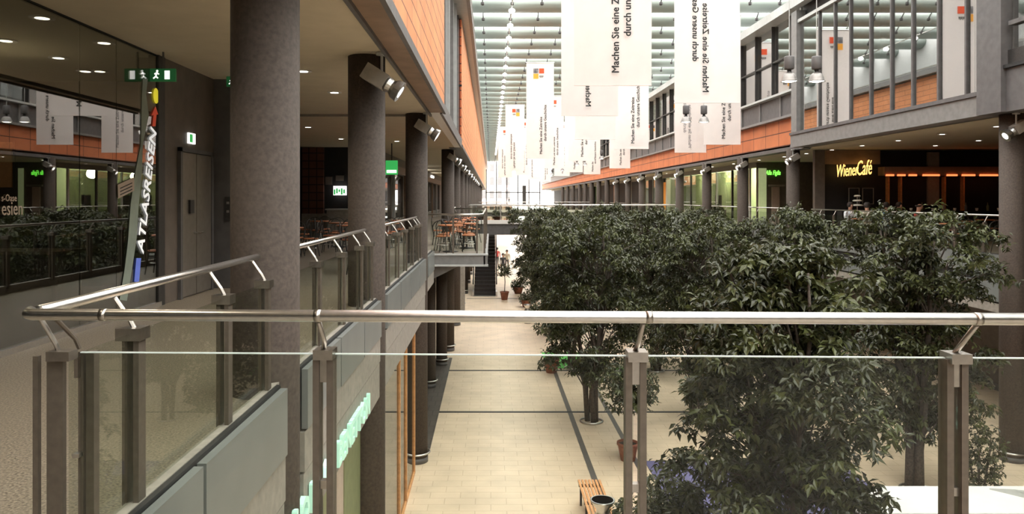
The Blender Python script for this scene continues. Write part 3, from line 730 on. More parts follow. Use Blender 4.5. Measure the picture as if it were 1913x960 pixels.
g = MB(); g.add([on_glass(283, 236), on_glass(289, 236), on_glass(291, 214), on_glass(294, 214), on_glass(289, 198), on_glass(281, 216), on_glass(285, 215)], [tuple(range(7))]); g.build('arrow', M['vinylred'], sg)
g = MB(); g.add([on_glass(249, 526), on_glass(258, 528), on_glass(262, 482), on_glass(253, 482)], [(0,1,2,3)]); g.build('stripe', M['vinylblue'], sg)
bd = thing('window_band', 'pale wavy vinyl band rising beside the window lettering', 'sticker', tuple(on_glass(230, 560)))
edge = [((222, 560), (236, 562)), ((232, 500), (246, 500)), ((238, 450), (254, 446)), ((243, 380), (258, 384)), ((252, 320), (264, 322)), ((262, 270), (266, 268)), ((263, 225), (277, 215)), ((264, 180), (272, 176)), ((266, 148), (275, 147))]
vs = []
for l, r in edge: vs += [on_glass(*l)-Vector((.004,0,0)), on_glass(*r)-Vector((.004,0,0))]
MB().add(vs, [(2*i, 2*i+1, 2*i+3, 2*i+2) for i in range(len(edge)-1)]).build('band', M['tealband'], bd)
t = thing('window_notice', 'tilted cream paper notice with printed lines stuck on shop glass', 'notice', tuple(on_glass(234, 352)))
MB().add([on_glass(218, 345), on_glass(249, 331), on_glass(249, 356), on_glass(219, 371)], [(0,1,2,3)]).build('paper', M['beige'], t)
g = MB()
for k in range(3):
    g.add([on_glass(222, 351+k*6)+Vector((.003,0,0)), on_glass(245, 340.5+k*6)+Vector((.003,0,0)), on_glass(245, 342.5+k*6)+Vector((.003,0,0)), on_glass(222, 353+k*6)+Vector((.003,0,0))], [(0,1,2,3)])
g.build('print', M['ink'], t)
t = thing('window_lettering', 'cream serif lettering reading esien at the photo edge', 'lettering', tuple(on_glass(0, 405)))
p = on_glass(0, 402); q = on_glass(0, 376)
text_mesh('esien', .19, M['beige'], 'letters', frame_mtx(p-Vector(t.location), (0,1,0), (0,0,1)), t, .002, 'LEFT', 0, .82)
text_mesh('s-Oase', .095, M['beige'], 'letters', frame_mtx(q-Vector(t.location), (0,1,0), (0,0,1)), t, .002, 'LEFT', 0, .85)
# things inside the shop
for y in (5.5, 9.5):  # fill lights added to brighten the shop interior, without fixtures of their own
    L = bpy.data.lights.new('shop_glow', 'POINT'); L.energy = 22; L.color = (1, .88, .68); L.shadow_soft_size = .2; o = bpy.data.objects.new('shop_glow', L); C.objects.link(o); o.location = (-6.6, y, 7.2)
t = thing('travel_poster', 'framed orange poster hanging inside the dark shop', 'poster', (-5.6, 8.6, 6.4))
bx(-5.72, -5.50, 8.6, 8.62, 6.2, 6.72).build('print', M['wood'], t); bx(-5.74, -5.48, 8.62, 8.64, 6.17, 6.75).build('frame', M['black'], t)
for k, (x, y, lab) in enumerate(((-6.6, 8.0, 'dark travel agent desk nearest the camera inside the shop'), (-6.6, 10.4, 'dark travel agent desk deeper inside the shop'))):
    t = thing('desk', lab, 'desk', (x, y, DK+.012))
    bx(x-.8, x+.8, y-.35, y+.35, DK+.72, DK+.76).build('desktop', M['brownwall'], t)
    for s in (-1, 1): bx(x+s*.72-.04, x+s*.72+.04, y-.3, y+.3, DK+.012, DK+.72).build('leg', M['darkgrey'], t)
    bx(x-.7, x+.7, y-.02, y+.02, DK+.25, DK+.7).build('modesty_panel', M['darkmetal'], t)
t = thing('brochure_rack', 'brochure rack with rows of coloured leaflets against the shop wall', 'rack', (-9.2, 9, DK+.012))
bx(-9.39, -9.2, 5.5, 11.5, DK+.012, DK+2.2).build('body', M['brownwall'], t)
for r in range(4):
    for q in range(12):
        bx(-9.2, -9.17, 5.65+q*.48, 5.95+q*.48, DK+.35+r*.46, DK+.68+r*.46).build('leaflet', [M['shirtb'], M['wood'], M['beige'], M['shirtr'], M['olive']][(r*5+q*3) % 5], t)

# ---------------------------------------------------------------- dark café behind, left
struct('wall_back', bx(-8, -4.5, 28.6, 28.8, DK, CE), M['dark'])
t = thing('tiled_pier', 'dark red tiled pier beside the black café opening', 'wall', (-6.6, 28.4, DK))
bx(-7.15, -6.35, 28.4, 28.58, DK+.9, CE-.02).build('tiles', M['brick'], t); bx(-7.15, -6.0, 28.3, 28.58, DK, DK+.9).build('plinth', M['stone'], t)
t = thing('menu_board', 'lit green and white menu board hanging in the dark café', 'sign', (-5.7, 28.3, 6.3))
bx(-5.95, -5.5, 28.3, 28.59, 6.2, 6.55).build('light_box', M['whitelit'], t)
g = MB()
for k in range(5): g.box(-5.93+k*.09, -5.87+k*.09, 28.28, 28.3, 6.22+.05*(k % 3), 6.42+.04*(k % 2))
g.build('print', M['greenlit'], t)
for k, (x0, x1, z0, z1, lab) in enumerate(((-6.3, -6.05, 6.6, 6.9, 'small pale framed notice on the café back wall'), (-5.9, -5.6, 6.75, 6.95, 'small pale framed notice above the lit menu board'))):
    t = thing('notice', lab, 'notice', (x0, 28.5, z0)); bx(x0, x1, 28.5, 28.56, z0, z1).build('paper', M['brownwall'], t); bx(x0-.02, x1+.02, 28.56, 28.6, z0-.02, z1+.02).build('frame', M['black'], t)
t = thing('serving_counter', 'pale serving counter at the back of the dark café', 'counter', (-5.6, 27.6, DK))
bx(-6.0, -4.8, 27.4, 27.9, DK, DK+1.05).build('front', M['stone'], t); bx(-6.05, -4.75, 27.35, 27.95, DK+1.05, DK+1.1).build('worktop', M['lightgrey'], t)
t = thing('hanging_sign', 'bright green hanging shop sign between the second and third columns', 'sign', (-3.55, 26.5, 7.2))
bx(-3.72, -3.30, 26.5, 26.58, 6.92, 7.42).build('light_box', M['greenlit'], t)
bx(-3.68, -3.34, 26.48, 26.5, 6.98, 7.08).build('caption', M['whitelit'], t)
bx(-3.53, -3.49, 26.52, 26.56, 7.42, CE).build('hanger', M['darkmetal'], t)
# shops beyond on the left gallery
struct('wall_left', bx(-4.7, -4.5, 28.8, Y1, DK, CE), M['brownwall'])
t = thing('shopfront', 'brown shop front with lit window behind the fourth column', 'shop window', (-4.4, 30, DK))
for k in range(8):
    y = 30+k*4.5
    bx(-4.5, -4.46, y, y+3.6, DK+.3, 7.2).build('glass_pane', M['shopglass'], t)
    bx(-4.5, -4.4, y-.2, y, DK, 7.4).build('door_post', M['lightgrey'] if k % 2 else M['copper'], t)
bx(-4.5, -4.38, 29, 66, 7.25, 7.6).build('sign_band', M['copper'], t)
for k in range(3): bx(-4.46, -4.40, 44+k*6, 46+k*6, 7.65, 7.8).build('lamp_strip', M['bulbw'], t)

# ---------------------------------------------------------------- lower shop with lettering (left, under the deck)
t = thing('sign_lettering', 'pale mint green shop name letters under the panel fascia', 'lettering', (-1.49, 3.6, 3.5))
def word(s, ya, yb, z, h):
    o = text_mesh(s, h*1.38, M['mint'], 'letters', Matrix.Identity(4), t, .02, 'LEFT', 0, 1.0, .010)
    xs = [v.co.x for v in o.data.vertices]; L = max(xs)-min(xs); k = (yb-ya)/L
    # letters face the atrium (+x) and read away from the camera
    o.data.transform(frame_mtx(Vector((-1.47, ya, z))-Vector(t.location), (0,1,0), (0,0,1)) @ Matrix.Diagonal((k, 1, 1, 1)))
    return o
word('UNITED', 3.55, 4.85, 3.50, .24); word('COLO', 5.1, 6.0, 3.50, .24); word('RS OF', 6.12, 7.0, 3.50, .24); word('BENETTON', 7.15, 9.0, 3.50, .24)
t = thing('shopfront', 'ground floor shop front with orange wood frames and glowing floor', 'shop window', (-1.78, 10, 0))
for y in (13.8, 14.9, 16.5):
    bx(-1.74, -1.67, y, y+.08, 0, 3.4).build('wood_frame', M['wood'], t)
bx(-1.74, -1.67, 10.75, 16.6, 0, .06).build('wood_frame', M['wood'], t)
bx(-1.74, -1.67, 10.75, 16.6, 3.33, 3.4).build('wood_frame', M['wood'], t)
for a, b in ((10.75, 13.8), (13.9, 14.9), (15.0, 16.5)): bx(-1.71, -1.70, a, b, .07, 3.33).build('glass_pane', M['shopglass'], t)
bx(-1.80, -1.76, 10.6, 10.7, 0, 3.4).build('steel_frame', M['darkmetal'], t)
bx(-1.83, -1.76, 9.0, 10.1, 0, 3.4).build('olive_panel', M['olive'], t); bx(-1.83, -1.76, 7.2, 8.3, 0, 3.4).build('olive_panel', M['olive'], t)
bx(-1.82, -1.77, 8.3, 9.0, 0, 3.4).build('beige_panel', M['beige'], t); bx(-1.82, -1.77, 4, 7.2, 0, 3.4).build('beige_panel', M['beige'], t)
struct('floor', bx(-6.8, -1.85, 10.6, 17.8, 0, .02), M['beige'])
struct('wall_back', bx(-6.8, -1.9, 17.8, 17.95, 0, 4.1), M['stone'])
L = bpy.data.lights.new('shop_glow', 'AREA'); L.energy = 60; L.size = 2.2; L.color = (1, .85, .62); o = bpy.data.objects.new('shop_glow', L); C.objects.link(o); o.location = (-4, 13.5, 4.0)

# ---------------------------------------------------------------- right gallery: café wall and shops
t = thing('cafe_facade', 'dark café front wall with orange glowing strip under the canopy', 'shop front', (17, 30, DK))
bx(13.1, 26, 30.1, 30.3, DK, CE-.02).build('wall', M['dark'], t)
bx(12.95, 13.35, 29.95, 30.15, DK, CE-.02).build('pilaster', M['brownwall'], t)
bx(13.3, 15.6, 30.02, 30.1, 7.45, CE-.02).build('upper_panel', M['copper'], t)
bx(15.55, 20.6, 29.6, 30.1, 6.98, 7.33).build('canopy', M['copper'], t)
for k, (a, b) in enumerate(((15.6, 15.9), (16.05, 16.35), (16.5, 16.8), (17.05, 17.7), (18.0, 18.4), (18.6, 19.1), (19.3, 20.0), (20.15, 20.55))):
    bx(a, b, 29.54, 29.62, 6.96, 7.03).build('lamp_strip', M['redstrip'], t)
for x in (15.85, 16.35, 18.1, 18.85, 22): bx(x, x+.06, 29.9, 30.1, DK, 6.96).build('wood_post', M['wood'], t)
bx(17.5, 17.95, 30.0, 30.1, DK+1.2, CE-.1).build('grey_panel', M['stone'], t)
bx(13.4, 22, 28.6, 29.0, DK, DK+1.0).build('counter', M['dark'], t)
s = thing('neon_sign', 'glowing yellow script neon sign on the dark café wall', 'sign', (13.7, 29.8, 7.0))
p0 = Vector((13.72, 29.8, 6.93)); dirx = Vector((1, 0, .09)).normalized()
text_mesh('Wiener', .70, M['neon'], 'letters', frame_mtx(p0-Vector(s.location), dirx, Vector((-.05, 0, 1))), s, .015, 'LEFT', .35, .40, .0)
text_mesh('Café', .84, M['neon'], 'letters', frame_mtx(p0+Vector((.80, 0, .06))-Vector(s.location), dirx, Vector((-.05, 0, 1))), s, .015, 'LEFT', .35, .40, .0)
g = MB(); g.bar((13.7, 29.85, 7.0), (15.1, 29.85, 7.1), .02, .02); g.build('mount_rail', M['black'], s)
for k, (a, b, lab) in enumerate(((14.3, 14.73, 'thin framed black chalkboard left of its twin on the café wall'), (14.85, 15.3, 'thin framed black chalkboard next to the first wood post'))):
    t = thing('chalkboard', lab, 'chalkboard', (a, 29.95, 6))
    bx(a, b, 29.97, 30.0, 5.85, 6.5).build('board', M['black'], t)
    g = MB()
    for q in ((a, a+.02, 5.85, 6.5), (b-.02, b, 5.85, 6.5), (a, b, 5.85, 5.87), (a, b, 6.48, 6.5)): g.box(q[0], q[1], 29.94, 29.97, q[2], q[3])
    g.build('frame', M['stone'], t)
t = thing('cake_stand', 'three tiered white cake stand on the café counter', 'cake stand', (14.08, 28.8, DK+1.0))
MB().tube([(14.08, 28.8, DK+1.0), (14.08, 28.8, DK+1.62)], .015, 8).build('stem', M['steel'], t)
for r, z in ((.22, 1.18), (.17, 1.36), (.12, 1.54)): MB().lathe([(r*.8, DK+z), (r, DK+z+.015), (r, DK+z+.04), (r*.7, DK+z+.07)], 16, (14.08, 28.8, 0)).build('tier', M['white'], t, True)
rr = random.Random(3)
for k in range(14):
    x = 15.7+k*.42
    t = thing('glass_cup' if k % 2 else 'bottle', 'x', 'cup' if k % 2 else 'bottle', (x, 28.75, DK+1.0))
    t['label'] = 'pale %s, %s along the café counter from the cake stand' % ('cup' if k % 2 else 'bottle', ORD[k]); t['group'] = 'crockery on the café counter'
    if k % 2: MB().lathe([(.03, DK+1.0), (.045, DK+1.03), (.055, DK+1.11), (.045, DK+1.11)], 10, (x, 28.75, 0)).build('cup_body', M['white'], t, True)
    else: MB().lathe([(.04, DK+1.0), (.045, DK+1.18), (.015, DK+1.25), (.015, DK+1.32)], 10, (x, 28.75, 0)).build('bottle_body', [M['frost'], M['beige'], M['olive']][k % 3], t, True)
# shops behind
struct('wall_right', bx(14.3, 18, 40.2, 40.4, DK, CE), M['brownwall'])
t = thing('shopfront', 'brown shop front with green neon name and lit doorway before the café', 'shop front', (15.2, 40, DK))
bx(15.05, 15.45, 40.1, 40.2, DK, 6.7).build('doorway', M['beige'], t)
bx(14.35, 14.75, 40.1, 40.2, DK, 7.7).build('lit_window', M['palegreen'], t); bx(15.95, 16.2, 40.1, 40.2, DK, 7.7).build('lit_window', M['palegreen'], t)
bx(14.85, 15.7, 40.0, 40.1, 6.72, 6.82).build('lamp_strip', M['stone'], t)
s = thing('neon_sign', 'small green neon name over the lit shop doorway', 'sign', (15, 39.9, 7.3))
text_mesh('Alla Figlia', .34, M['greenneon'], 'letters', frame_mtx(Vector((14.72, 40.17, 7.35))-Vector(s.location), (1,0,0), (0,0,1)), s, .01, 'LEFT', .3, .62, .004)
struct('wall_right', bx(16.5, 16.8, 40.3, Y1, DK, CE), M['palegreen'])
g = MB()
for a, b in ((62, 64), (66.5, 68), (70, 76), (79, 84), (87, 100), (104, 120), (124, 170)): g.box(14.3, 14.5, a, b, DK, CE)
struct('wall_right', g, M['dark'])
struct('trim_18', bx(14.25, 14.5, 40.3, Y1, 7.75, CE), M['stone'])
t = thing('shop_glazing', 'run of white framed shop windows with pale green interior behind columns', 'shop window', (14.4, 44, DK))
y = 41.5; k = 0
while y < 130:
    bx(14.32, 14.42, y, y+.14, DK, 7.75).build('frame_post', [M['white'], M['darkmetal'], M['lightgrey']][k % 3], t); y += 2.6+y*.01; k += 1
bx(14.38, 14.40, 41.5, 130, DK+.1, 7.7).build('glass_pane', M['shopglass'], t)
for k, (y, w, m) in enumerate(((44.6, .9, 'darkgrey'), (49.6, 1.1, 'brownwall'), (53, .6, 'darkgrey'))):
    t = thing('display_stand', ['dark framed display board', 'brown display cabinet', 'slim dark display stand'][k]+' inside the pale green shop', 'display', (15.2, y, DK))
    bx(15.1, 15.4, y, y+w, DK, DK+.9).build('base', M[m], t); bx(15.15, 15.3, y+.05, y+w-.05, DK+.9, DK+1.7).build('panel', M['darkmetal'], t)
t = thing('wood_portal', 'orange timber shop portal with lit panel among far gallery columns', 'shop front', (14.2, 58, DK))
bx(14.1, 14.3, 60.2, 61.2, DK, 7.4).build('panel', M['yellow'], t); bx(14.1, 14.3, 84, 86, DK, 7.6).build('panel', M['wood'], t); bx(14.05, 14.3, 59.9, 60.2, DK, 7.6).build('jamb', M['white'], t)
for k, (x, y) in enumerate(((15.4, 46), (15.6, 52), (15.5, 58))):
    L = bpy.data.lights.new('shop_glow', 'POINT'); L.energy = 220; L.color = (.95, 1, .72); L.shadow_soft_size = .3; o = bpy.data.objects.new('shop_glow', L); C.objects.link(o); o.location = (x, y, 7.6)

# ---------------------------------------------------------------- bridge, escalator
t = thing('footbridge', 'far footbridge with white rails crossing the atrium above the trees', 'bridge', (5, 48, 4.6))
bx(-1.44, 12.34, 48, 51.5, 3.75, DK-.01).build('deck', M['darkgrey'], t)
bx(-1.44, 12.34, 47.9, 48.05, 4.45, 4.70).build('edge_strip', M['white'], t)
for y in (48.1, 51.4):
    MB().tube([(-1.42, y, EYE-.42), (12.2, y, EYE-.42)], .032, 8).build('handrail', M['white'], t, True)
    MB().tube([(-1.42, y, 4.95), (12.2, y, 4.95)], .02, 6).build('lower_rail', M['steel'], t, True)
    for k in range(8): bx(-1.3+k*1.9, -1.24+k*1.9, y-.03, y+.03, DK, EYE-.42).build('post', M['steel'], t)
    bx(-1.42, 12.2, y-.005, y+.005, DK+.1, EYE-.55).build('glass_panel', M['glass'], t)
t = thing('footbridge', 'furthest thin footbridge seen behind the white rails', 'bridge', (5, 92, 4.6))
bx(-1.48, 12.4, 92, 95, 3.9, DK-.01).build('deck', M['darkgrey'], t)
bx(-1.48, 12.4, 91.9, 92.05, 4.4, 4.7).build('edge_strip', M['white'], t)
MB().tube([(-1.5, 92.1, EYE-.42), (12.2, 92.1, EYE-.42)], .04, 8).build('handrail', M['white'], t, True)
t = thing('escalator', 'dark stepped escalator rising beneath the far footbridge', 'escalator', (-.4, 46.5, 0))
n = 22; g = MB(); sl = 4.45/8.2
for k in range(n):
    y = 47.0+k*8.2/n; g.box(-1.05, .30, y, y+8.2/n+.02, max(0, k*4.45/n-.35), (k+1)*4.45/n)
g.build('steps', M['stair'], t)
for x in (-1.12, .33):
    g = MB(); g.poly([(x, 46.6, .02), (x, 46.6, 1.0), (x, 47.2, 1.05), (x, 55.4, 5.45), (x, 55.4, 4.4), (x, 47.4, .02)], (.04, 0, 0)); g.build('balustrade', M['glass'], t)
    MB().tube([(x+.02, 46.5, .75), (x+.02, 46.5, .98), (x+.02, 47.1, 1.06), (x+.02, 55.4, 5.5)], .04, 8).build('handrail', M['black'], t, True)
    bx(x-.03, x+.07, 46.5, 47.4, 0, .3).build('skirt', M['steel'], t)
bx(-1.05, .30, 46.4, 47.0, 0, .03).build('landing_plate', M['steel'], t)

# ---------------------------------------------------------------- banners
BT = EYE+8.16; BB = EYE+2.4
def banner(px, d, text=True, mir=False, logo=True, faint=False, label='', rz=0.0, w=1.65):
    d = snap(d); x = (px-917)*d/F
    t = thing('hanging_banner', label, 'banner', (x, d, BB), rz, 'white banners hanging from the glass roof')
    g = MB(); n = 8; mz = 12
    rng = random.Random(int(px*7+d))
    ph = rng.random()*6
    vs = []; fs = []
    for j in range(mz+1):
        for i in range(n+1):
            u = i/n; v = j/mz
            vs.append(((u-.5)*w, .03*math.sin(u*6+ph)*(1-v*.5)+.02*math.sin(v*5+ph), v*(BT-BB)))
    for j in range(mz):
        for i in range(n):
            a = j*(n+1)+i; fs.append((a, a+1, a+n+2, a+n+1))
    g.add(vs, fs); g.build('cloth', M['cloth'], t, True, world=False)
    MB().tube([(-w/2-.03, 0, BT-BB), (w/2+.03, 0, BT-BB)], .025, 8).build('top_rod', M['steel'], t, world=False)
    MB().tube([(-w/2, 0, .01), (w/2, 0, .01)], .012, 6).build('bottom_rod', M['cloth'], t, world=False)
    g = MB()
    for s in (-1, 1): g.tube([(s*w*.4, 0, BT-BB), (s*w*.4, 0, RZ+.36-BB)], .008, 5)
    g.build('wire', M['steel'], t, world=False)
    s = -1 if mir else 1
    if text:
        m = M['ink2'] if faint else M['ink']
        for k, (line, fx) in enumerate((('Machen Sie eine Zeitreise', .57), ('durch unsere Geschichte', .725))):
            # baseline runs upward; letters' tops point to -x (or +x when seen from behind)
            mt = frame_mtx((s*(fx-.5)*w, -.055, .26 if k == 0 else 1.04), (0,0,1), (-s,0,0))
            o = text_mesh(line, .215, m, 'printed_line', mt, t, .001, 'LEFT', 0, 1.0, .006)
    if logo:
        q = .30
        def sq(x0, z0, m, nm, h=q):
            a, b = sorted((s*(x0-.5*w), s*(x0-.5*w+q))); bx(a, b, -.06, -.05, z0, z0+h).build(nm, m, t, world=False)
        top = BT-BB-.36
        sq(.42, top-q, M['greyprint'], 'logo_square'); sq(.42, top-2*q-.02, M['yellow'], 'logo_square'); sq(.42+q+.04, top-q, M['red'], 'logo_square')
        g = MB()
        for k in range(5):
            a = s*(.42+q+.06-.5*w+k*.05); g.box(min(a, a+s*.03), max(a, a+s*.03), -.06, -.05, top-q-.22-(k % 2)*.03, top-q-.12)
        g.build('small_print', M['ink'], t, world=False)
    return t
banner(1145, 17.0, label='nearest large white banner with two bold black upright text lines')
banner(1101.5, 22.1, mir=True, label='white banner with mirrored text partly covered by the nearest banner')
banner(1320.5, 20.2, mir=True, label='large white banner with mirrored text beside the glass bay')
banner(1180, 37.3, label='white banner hanging lower behind the nearest one, its text line showing below')
banner(1349, 33.8, label='white banner with red logo square peeking out beside the mirrored banner')
banner(1290, 40.0, mir=True, faint=True, label='white banner with faint mirrored print below the large mirrored banner')
banner(1158, 60.8, label='narrow white banner with amber logo hanging below the central banners')
banner(1009, 43.8, label='white banner with amber and red logo squares nearest the left terracotta wall')
banner(1034, 59.2, mir=False, label='white banner with red logo partly behind the amber logo banner')
banner(962, 65.6, mir=True, label='pale banner with red then amber logo close to the roof light string')
banner(944, 86.4, mir=True, label='small far banner with amber logo lowest beside the roof light string')
banner(1086, 48.0, label='white banner with two short text lines under the mirrored near banner')
banner(1106, 73.6, label='far banner with small red logo square beside the dark upper windows')
banner(1072, 67.2, label='far banner just behind the short text line banner')
banner(1050, 80.0, label='far banner with a tiny red square in the middle cluster')
banner(995, 94.4, mir=True, label='very far pale banner low in the bright middle gap')
banner(1018, 105.6, label='furthest pale banner above the bright hall end')
banner(978, 76.8, label='far banner with thin text between the two logo banners')

banner(1112, 30, text=False, label='white banner hidden behind the nearest pair, seen in the glass bay')

# ---------------------------------------------------------------- trees and plants
def leaf_cluster(g, c, n, L, rng, mi=0, droop=.35):
    """a whorl of pointed leaves around a twig end"""
    c = Vector(c); tilt = Vector((rng.gauss(0,.45), rng.gauss(0,.45), 1)).normalized()
    a = tilt.orthogonal().normalized(); b = tilt.cross(a)
    off = rng.random()*6.28
    for k in range(n):
        t = off+2*math.pi*k/n+rng.gauss(0,.25); d = (a*math.cos(t)+b*math.sin(t))
        ln = L*rng.uniform(.65, 1.15); dz = -droop+rng.gauss(0,.22)
        d = (d+Vector((0,0,dz))).normalized(); sd = d.cross(tilt).normalized()*ln*.24
        up = tilt*ln*.05
        p0 = c + d*ln*.08 + Vector((rng.gauss(0,L*.25), rng.gauss(0,L*.25), rng.gauss(0,L*.25))); p1 = p0+d*ln*.5; p2 = p0+d*ln-Vector((0,0,ln*.18))
        n0 = len(g.v); g.v += [tuple(p0), tuple(p1+sd+up), tuple(p2), tuple(p1-sd+up), tuple(p1-up)]
        g.f += [(n0, n0+4, n0+1), (n0+4, n0+2, n0+1), (n0, n0+3, n0+4), (n0+3, n0+2, n0+4)]; g.mi += [mi]*4
def crown_shape(u, kind):
    if kind == 'cone': return (.50+.50*(1-u)**.8)*min(1, (1-u)/.14+.25)**.6*min(1, .35+u/.16)
    return min(1, (1-u)/.10+.30)**.7*min(1, .40+u/.20)*(.88+.12*math.sin(u*9))
def make_tree(seed, h=5.7, zb=1.2, R=1.75, clumps=80, per=34, L=.13, nl=8, stems=3, trunkr=.07, kind='flat'):
    rng = random.Random(seed)
    t = thing('atrium_tree', 'x', 'tree')
    g = MB(); tips = []
    for s in range(stems):
        a = 2*math.pi*s/stems+rng.random(); o = .12 if stems > 1 else 0
        pts = [(o*math.cos(a), o*math.sin(a), 0)]
        for q in range(1, 7):
            z = h*.93*q/6; sp = o+(R*.30)*(q/6)**1.3
            pts.append((sp*math.cos(a)+rng.gauss(0,.05), sp*math.sin(a)+rng.gauss(0,.05), z))
        g.tube(pts, [trunkr*(1-.8*q/6) for q in range(7)], 8); tips.append(pts)
    g.build('trunk', M['bark'], t, True, world=False)
    g = MB(); fo = MB()
    for k in range(clumps):
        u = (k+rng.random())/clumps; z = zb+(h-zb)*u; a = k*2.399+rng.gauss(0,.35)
        rm = R*crown_shape(u, kind)*rng.uniform(.80, 1.10)
        r = rm*(rng.uniform(.62, .95) if rng.random() < .72 else rng.uniform(.05, .6))
        cx, cy, cz = r*math.cos(a), r*math.sin(a), z+rng.gauss(0,.08)
        st = rng.choice(tips); zi = min(5, int(z/(h*.93)*6)); p = st[max(0, zi-1)]
        g.tube([p, ((p[0]+cx)*.5, (p[1]+cy)*.5, cz-.22), (cx, cy, cz)], [.022, .014, .005], 5)
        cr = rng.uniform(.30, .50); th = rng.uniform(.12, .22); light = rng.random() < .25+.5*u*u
        for q in range(int(per*(cr/.4)**2)):
            v = Vector((rng.gauss(0,1), rng.gauss(0,1), 0)).normalized()*cr*rng.random()**.55
            top = th*(1-(v.length/cr)**2)
            zz = cz+top*rng.uniform(-.6, 1)-.22*(v.length/cr)**2+rng.gauss(0,.04)
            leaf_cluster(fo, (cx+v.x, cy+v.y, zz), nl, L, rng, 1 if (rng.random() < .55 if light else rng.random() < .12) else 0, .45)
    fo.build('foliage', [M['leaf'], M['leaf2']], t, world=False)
    g.build('branches', M['bark'], t, world=False)
    g = MB(); pts = [(.30*math.cos(a), .30*math.sin(a), .03) for a in [2*math.pi*k/24 for k in range(25)]]
    g.tube(pts, .025, 6, caps=False); g.build('base_ring', M['steel'], t, True, world=False)
    return register(t)
tA = make_tree(1, 5.4, .7, 2.05, 112, 30, .15, 8, 4, .085, 'cone')     # nearest, broad
tA.location = (4.35, 11.2, 0); tA['label'] = 'nearest and broadest dark leafy tree, right in front of the balustrade'
tB = make_tree(2, 5.8, 1.5, 1.5, 78, 30, .14, 8, 3, .10)
tB.location = (8.85, 15.6, 0); tB['label'] = 'dark leafy tree rising in front of the café rail by the first column'
tC = make_tree(3, 5.6, 1.4, 1.7, 74, 30, .135, 8, 3, .075)
tD = make_tree(4, 5.65, 1.2, 1.9, 84, 30, .14, 8, 3, .085)
tC.location = (2.74, 20.4, 0); tC['label'] = 'tree with three visible stems in a steel ring between the floor strips'
for t_ in (tA, tB, tC): t_['group'] = 'trees in the atrium'
tD.location = (5.8, 26.4, 0); tD['label'] = 'leafy atrium tree, second in the middle row of the tree block'; tD['group'] = 'trees in the atrium'
tree_spots = [(5.7, 20.6, tC), (8.9, 21.2, tB), (2.9, 26.8, tC), (8.9, 27.2, tC), (2.7, 33, tB), (5.9, 32.8, tC), (9.0, 33.4, tD),
              (2.9, 39.2, tC), (6.0, 39.6, tB), (9.0, 39.5, tC), (2.6, 44.8, tD), (5.6, 45.2, tC)]
for k, (x, y, pr) in enumerate(tree_spots):
    row = 'row along the floor strips' if x < 4 else 'middle row of the tree block' if x < 7.5 else 'row closest to the café gallery'
    same = [q for q in tree_spots[:k] if (q[0] < 4) == (x < 4) and (q[0] > 7.5) == (x > 7.5)]
    pos = ORD[len(same)+(1 if (x < 4 or x > 7.5 or len(same)) else 0)]
    dup(pr, (x, y, 0), k*1.3, 'leafy atrium tree, %s in the %s' % (pos, row), 'trees in the atrium', (.92, .92, .99) if x > 3 else (.86, .86, .98))

def potted(h_stem, R, seed, pot_r=.24, pot_h=.42, clusters=120, L=.13, name='potted_tree'):
    rng = random.Random(seed)
    t = thing(name, 'x', 'plant')
    MB().lathe([(pot_r*.68,0),(pot_r*.98,pot_h*.86),(pot_r*1.06,pot_h*.86),(pot_r*1.06,pot_h),(pot_r*.94,pot_h),(pot_r*.9,pot_h-.05)], 24).build('pot', M['terracotta'], t, True)
    MB().lathe([(pot_r*.92,pot_h-.05),(.02,pot_h-.03)], 16).build('soil', M['soil'], t)
    zt = pot_h+h_stem
    if h_stem > .3: MB().tube([(0,0,pot_h-.05),(.03,.01,pot_h+h_stem*.5),(0,0,zt)], [.028,.024,.018], 8).build('stem', M['bark'], t)
    g = MB()
    for k in range(clusters):
        v = Vector((rng.gauss(0,1), rng.gauss(0,1), rng.gauss(0,1))).normalized()*R*rng.random()**.45
        leaf_cluster(g, (v.x, v.y, zt+max(-R*.6, v.z*.9)+R*.25), 7, L, rng, 1 if rng.random() < .3 else 0)
    g.build('foliage', [M['leaf'], M['leaf2']], t)
    return register(t)
P1 = potted(1.1, .72, 21, clusters=330); P1.location = (3.18, 17.4, 0); P1['label'] = 'slim tree in terracotta pot beside the second floor strip'
P2 = potted(.05, .28, 22, .27, .48, 30, .09, 'potted_shrub'); P2.location = (2.12, 26.2, 0); P2['label'] = 'terracotta pot with small leafy flowers where the dark floor lines cross'
P3 = potted(1.15, .48, 23, .26, .5, 110); P3.location = (.82, 45.0, 0); P3['label'] = 'ball headed tree in terracotta pot beside the escalator foot'
P4 = potted(.0, .45, 24, .3, .4, 120, .12, 'potted_shrub'); P4.location = (2.42, 12.95, 0); P4['label'] = 'low leafy shrub behind the steel litter bin'
for k, (x, y, z, s, lab) in enumerate(((2.0, 42, 0, 1, 'dark potted shrub by the walking person'), (1.75, 48, 0, 1.1, 'dark potted shrub on the floor under the footbridge'), (-.7, 49.6, DK, .85, 'dark potted shrub on the footbridge beside the left terracotta wall'), (.40, 49.6, DK, .85, 'dark potted shrub second along the footbridge'), (1.45, 49.6, DK, 1.1, 'largest dark potted shrub on the footbridge'), (13.45, 45.2, DK, 1.3, 'wide dark shrub before the pale green shop'), (13.45, 69, DK, 1.3, 'dark round shrub before the timber portal'), (2.3, 37, 0, 1.1, 'dark potted shrub at the left edge of the trees'))):
    dup(P4, (x, y, z), k, lab, 'dark potted shrubs', (s, s, s))
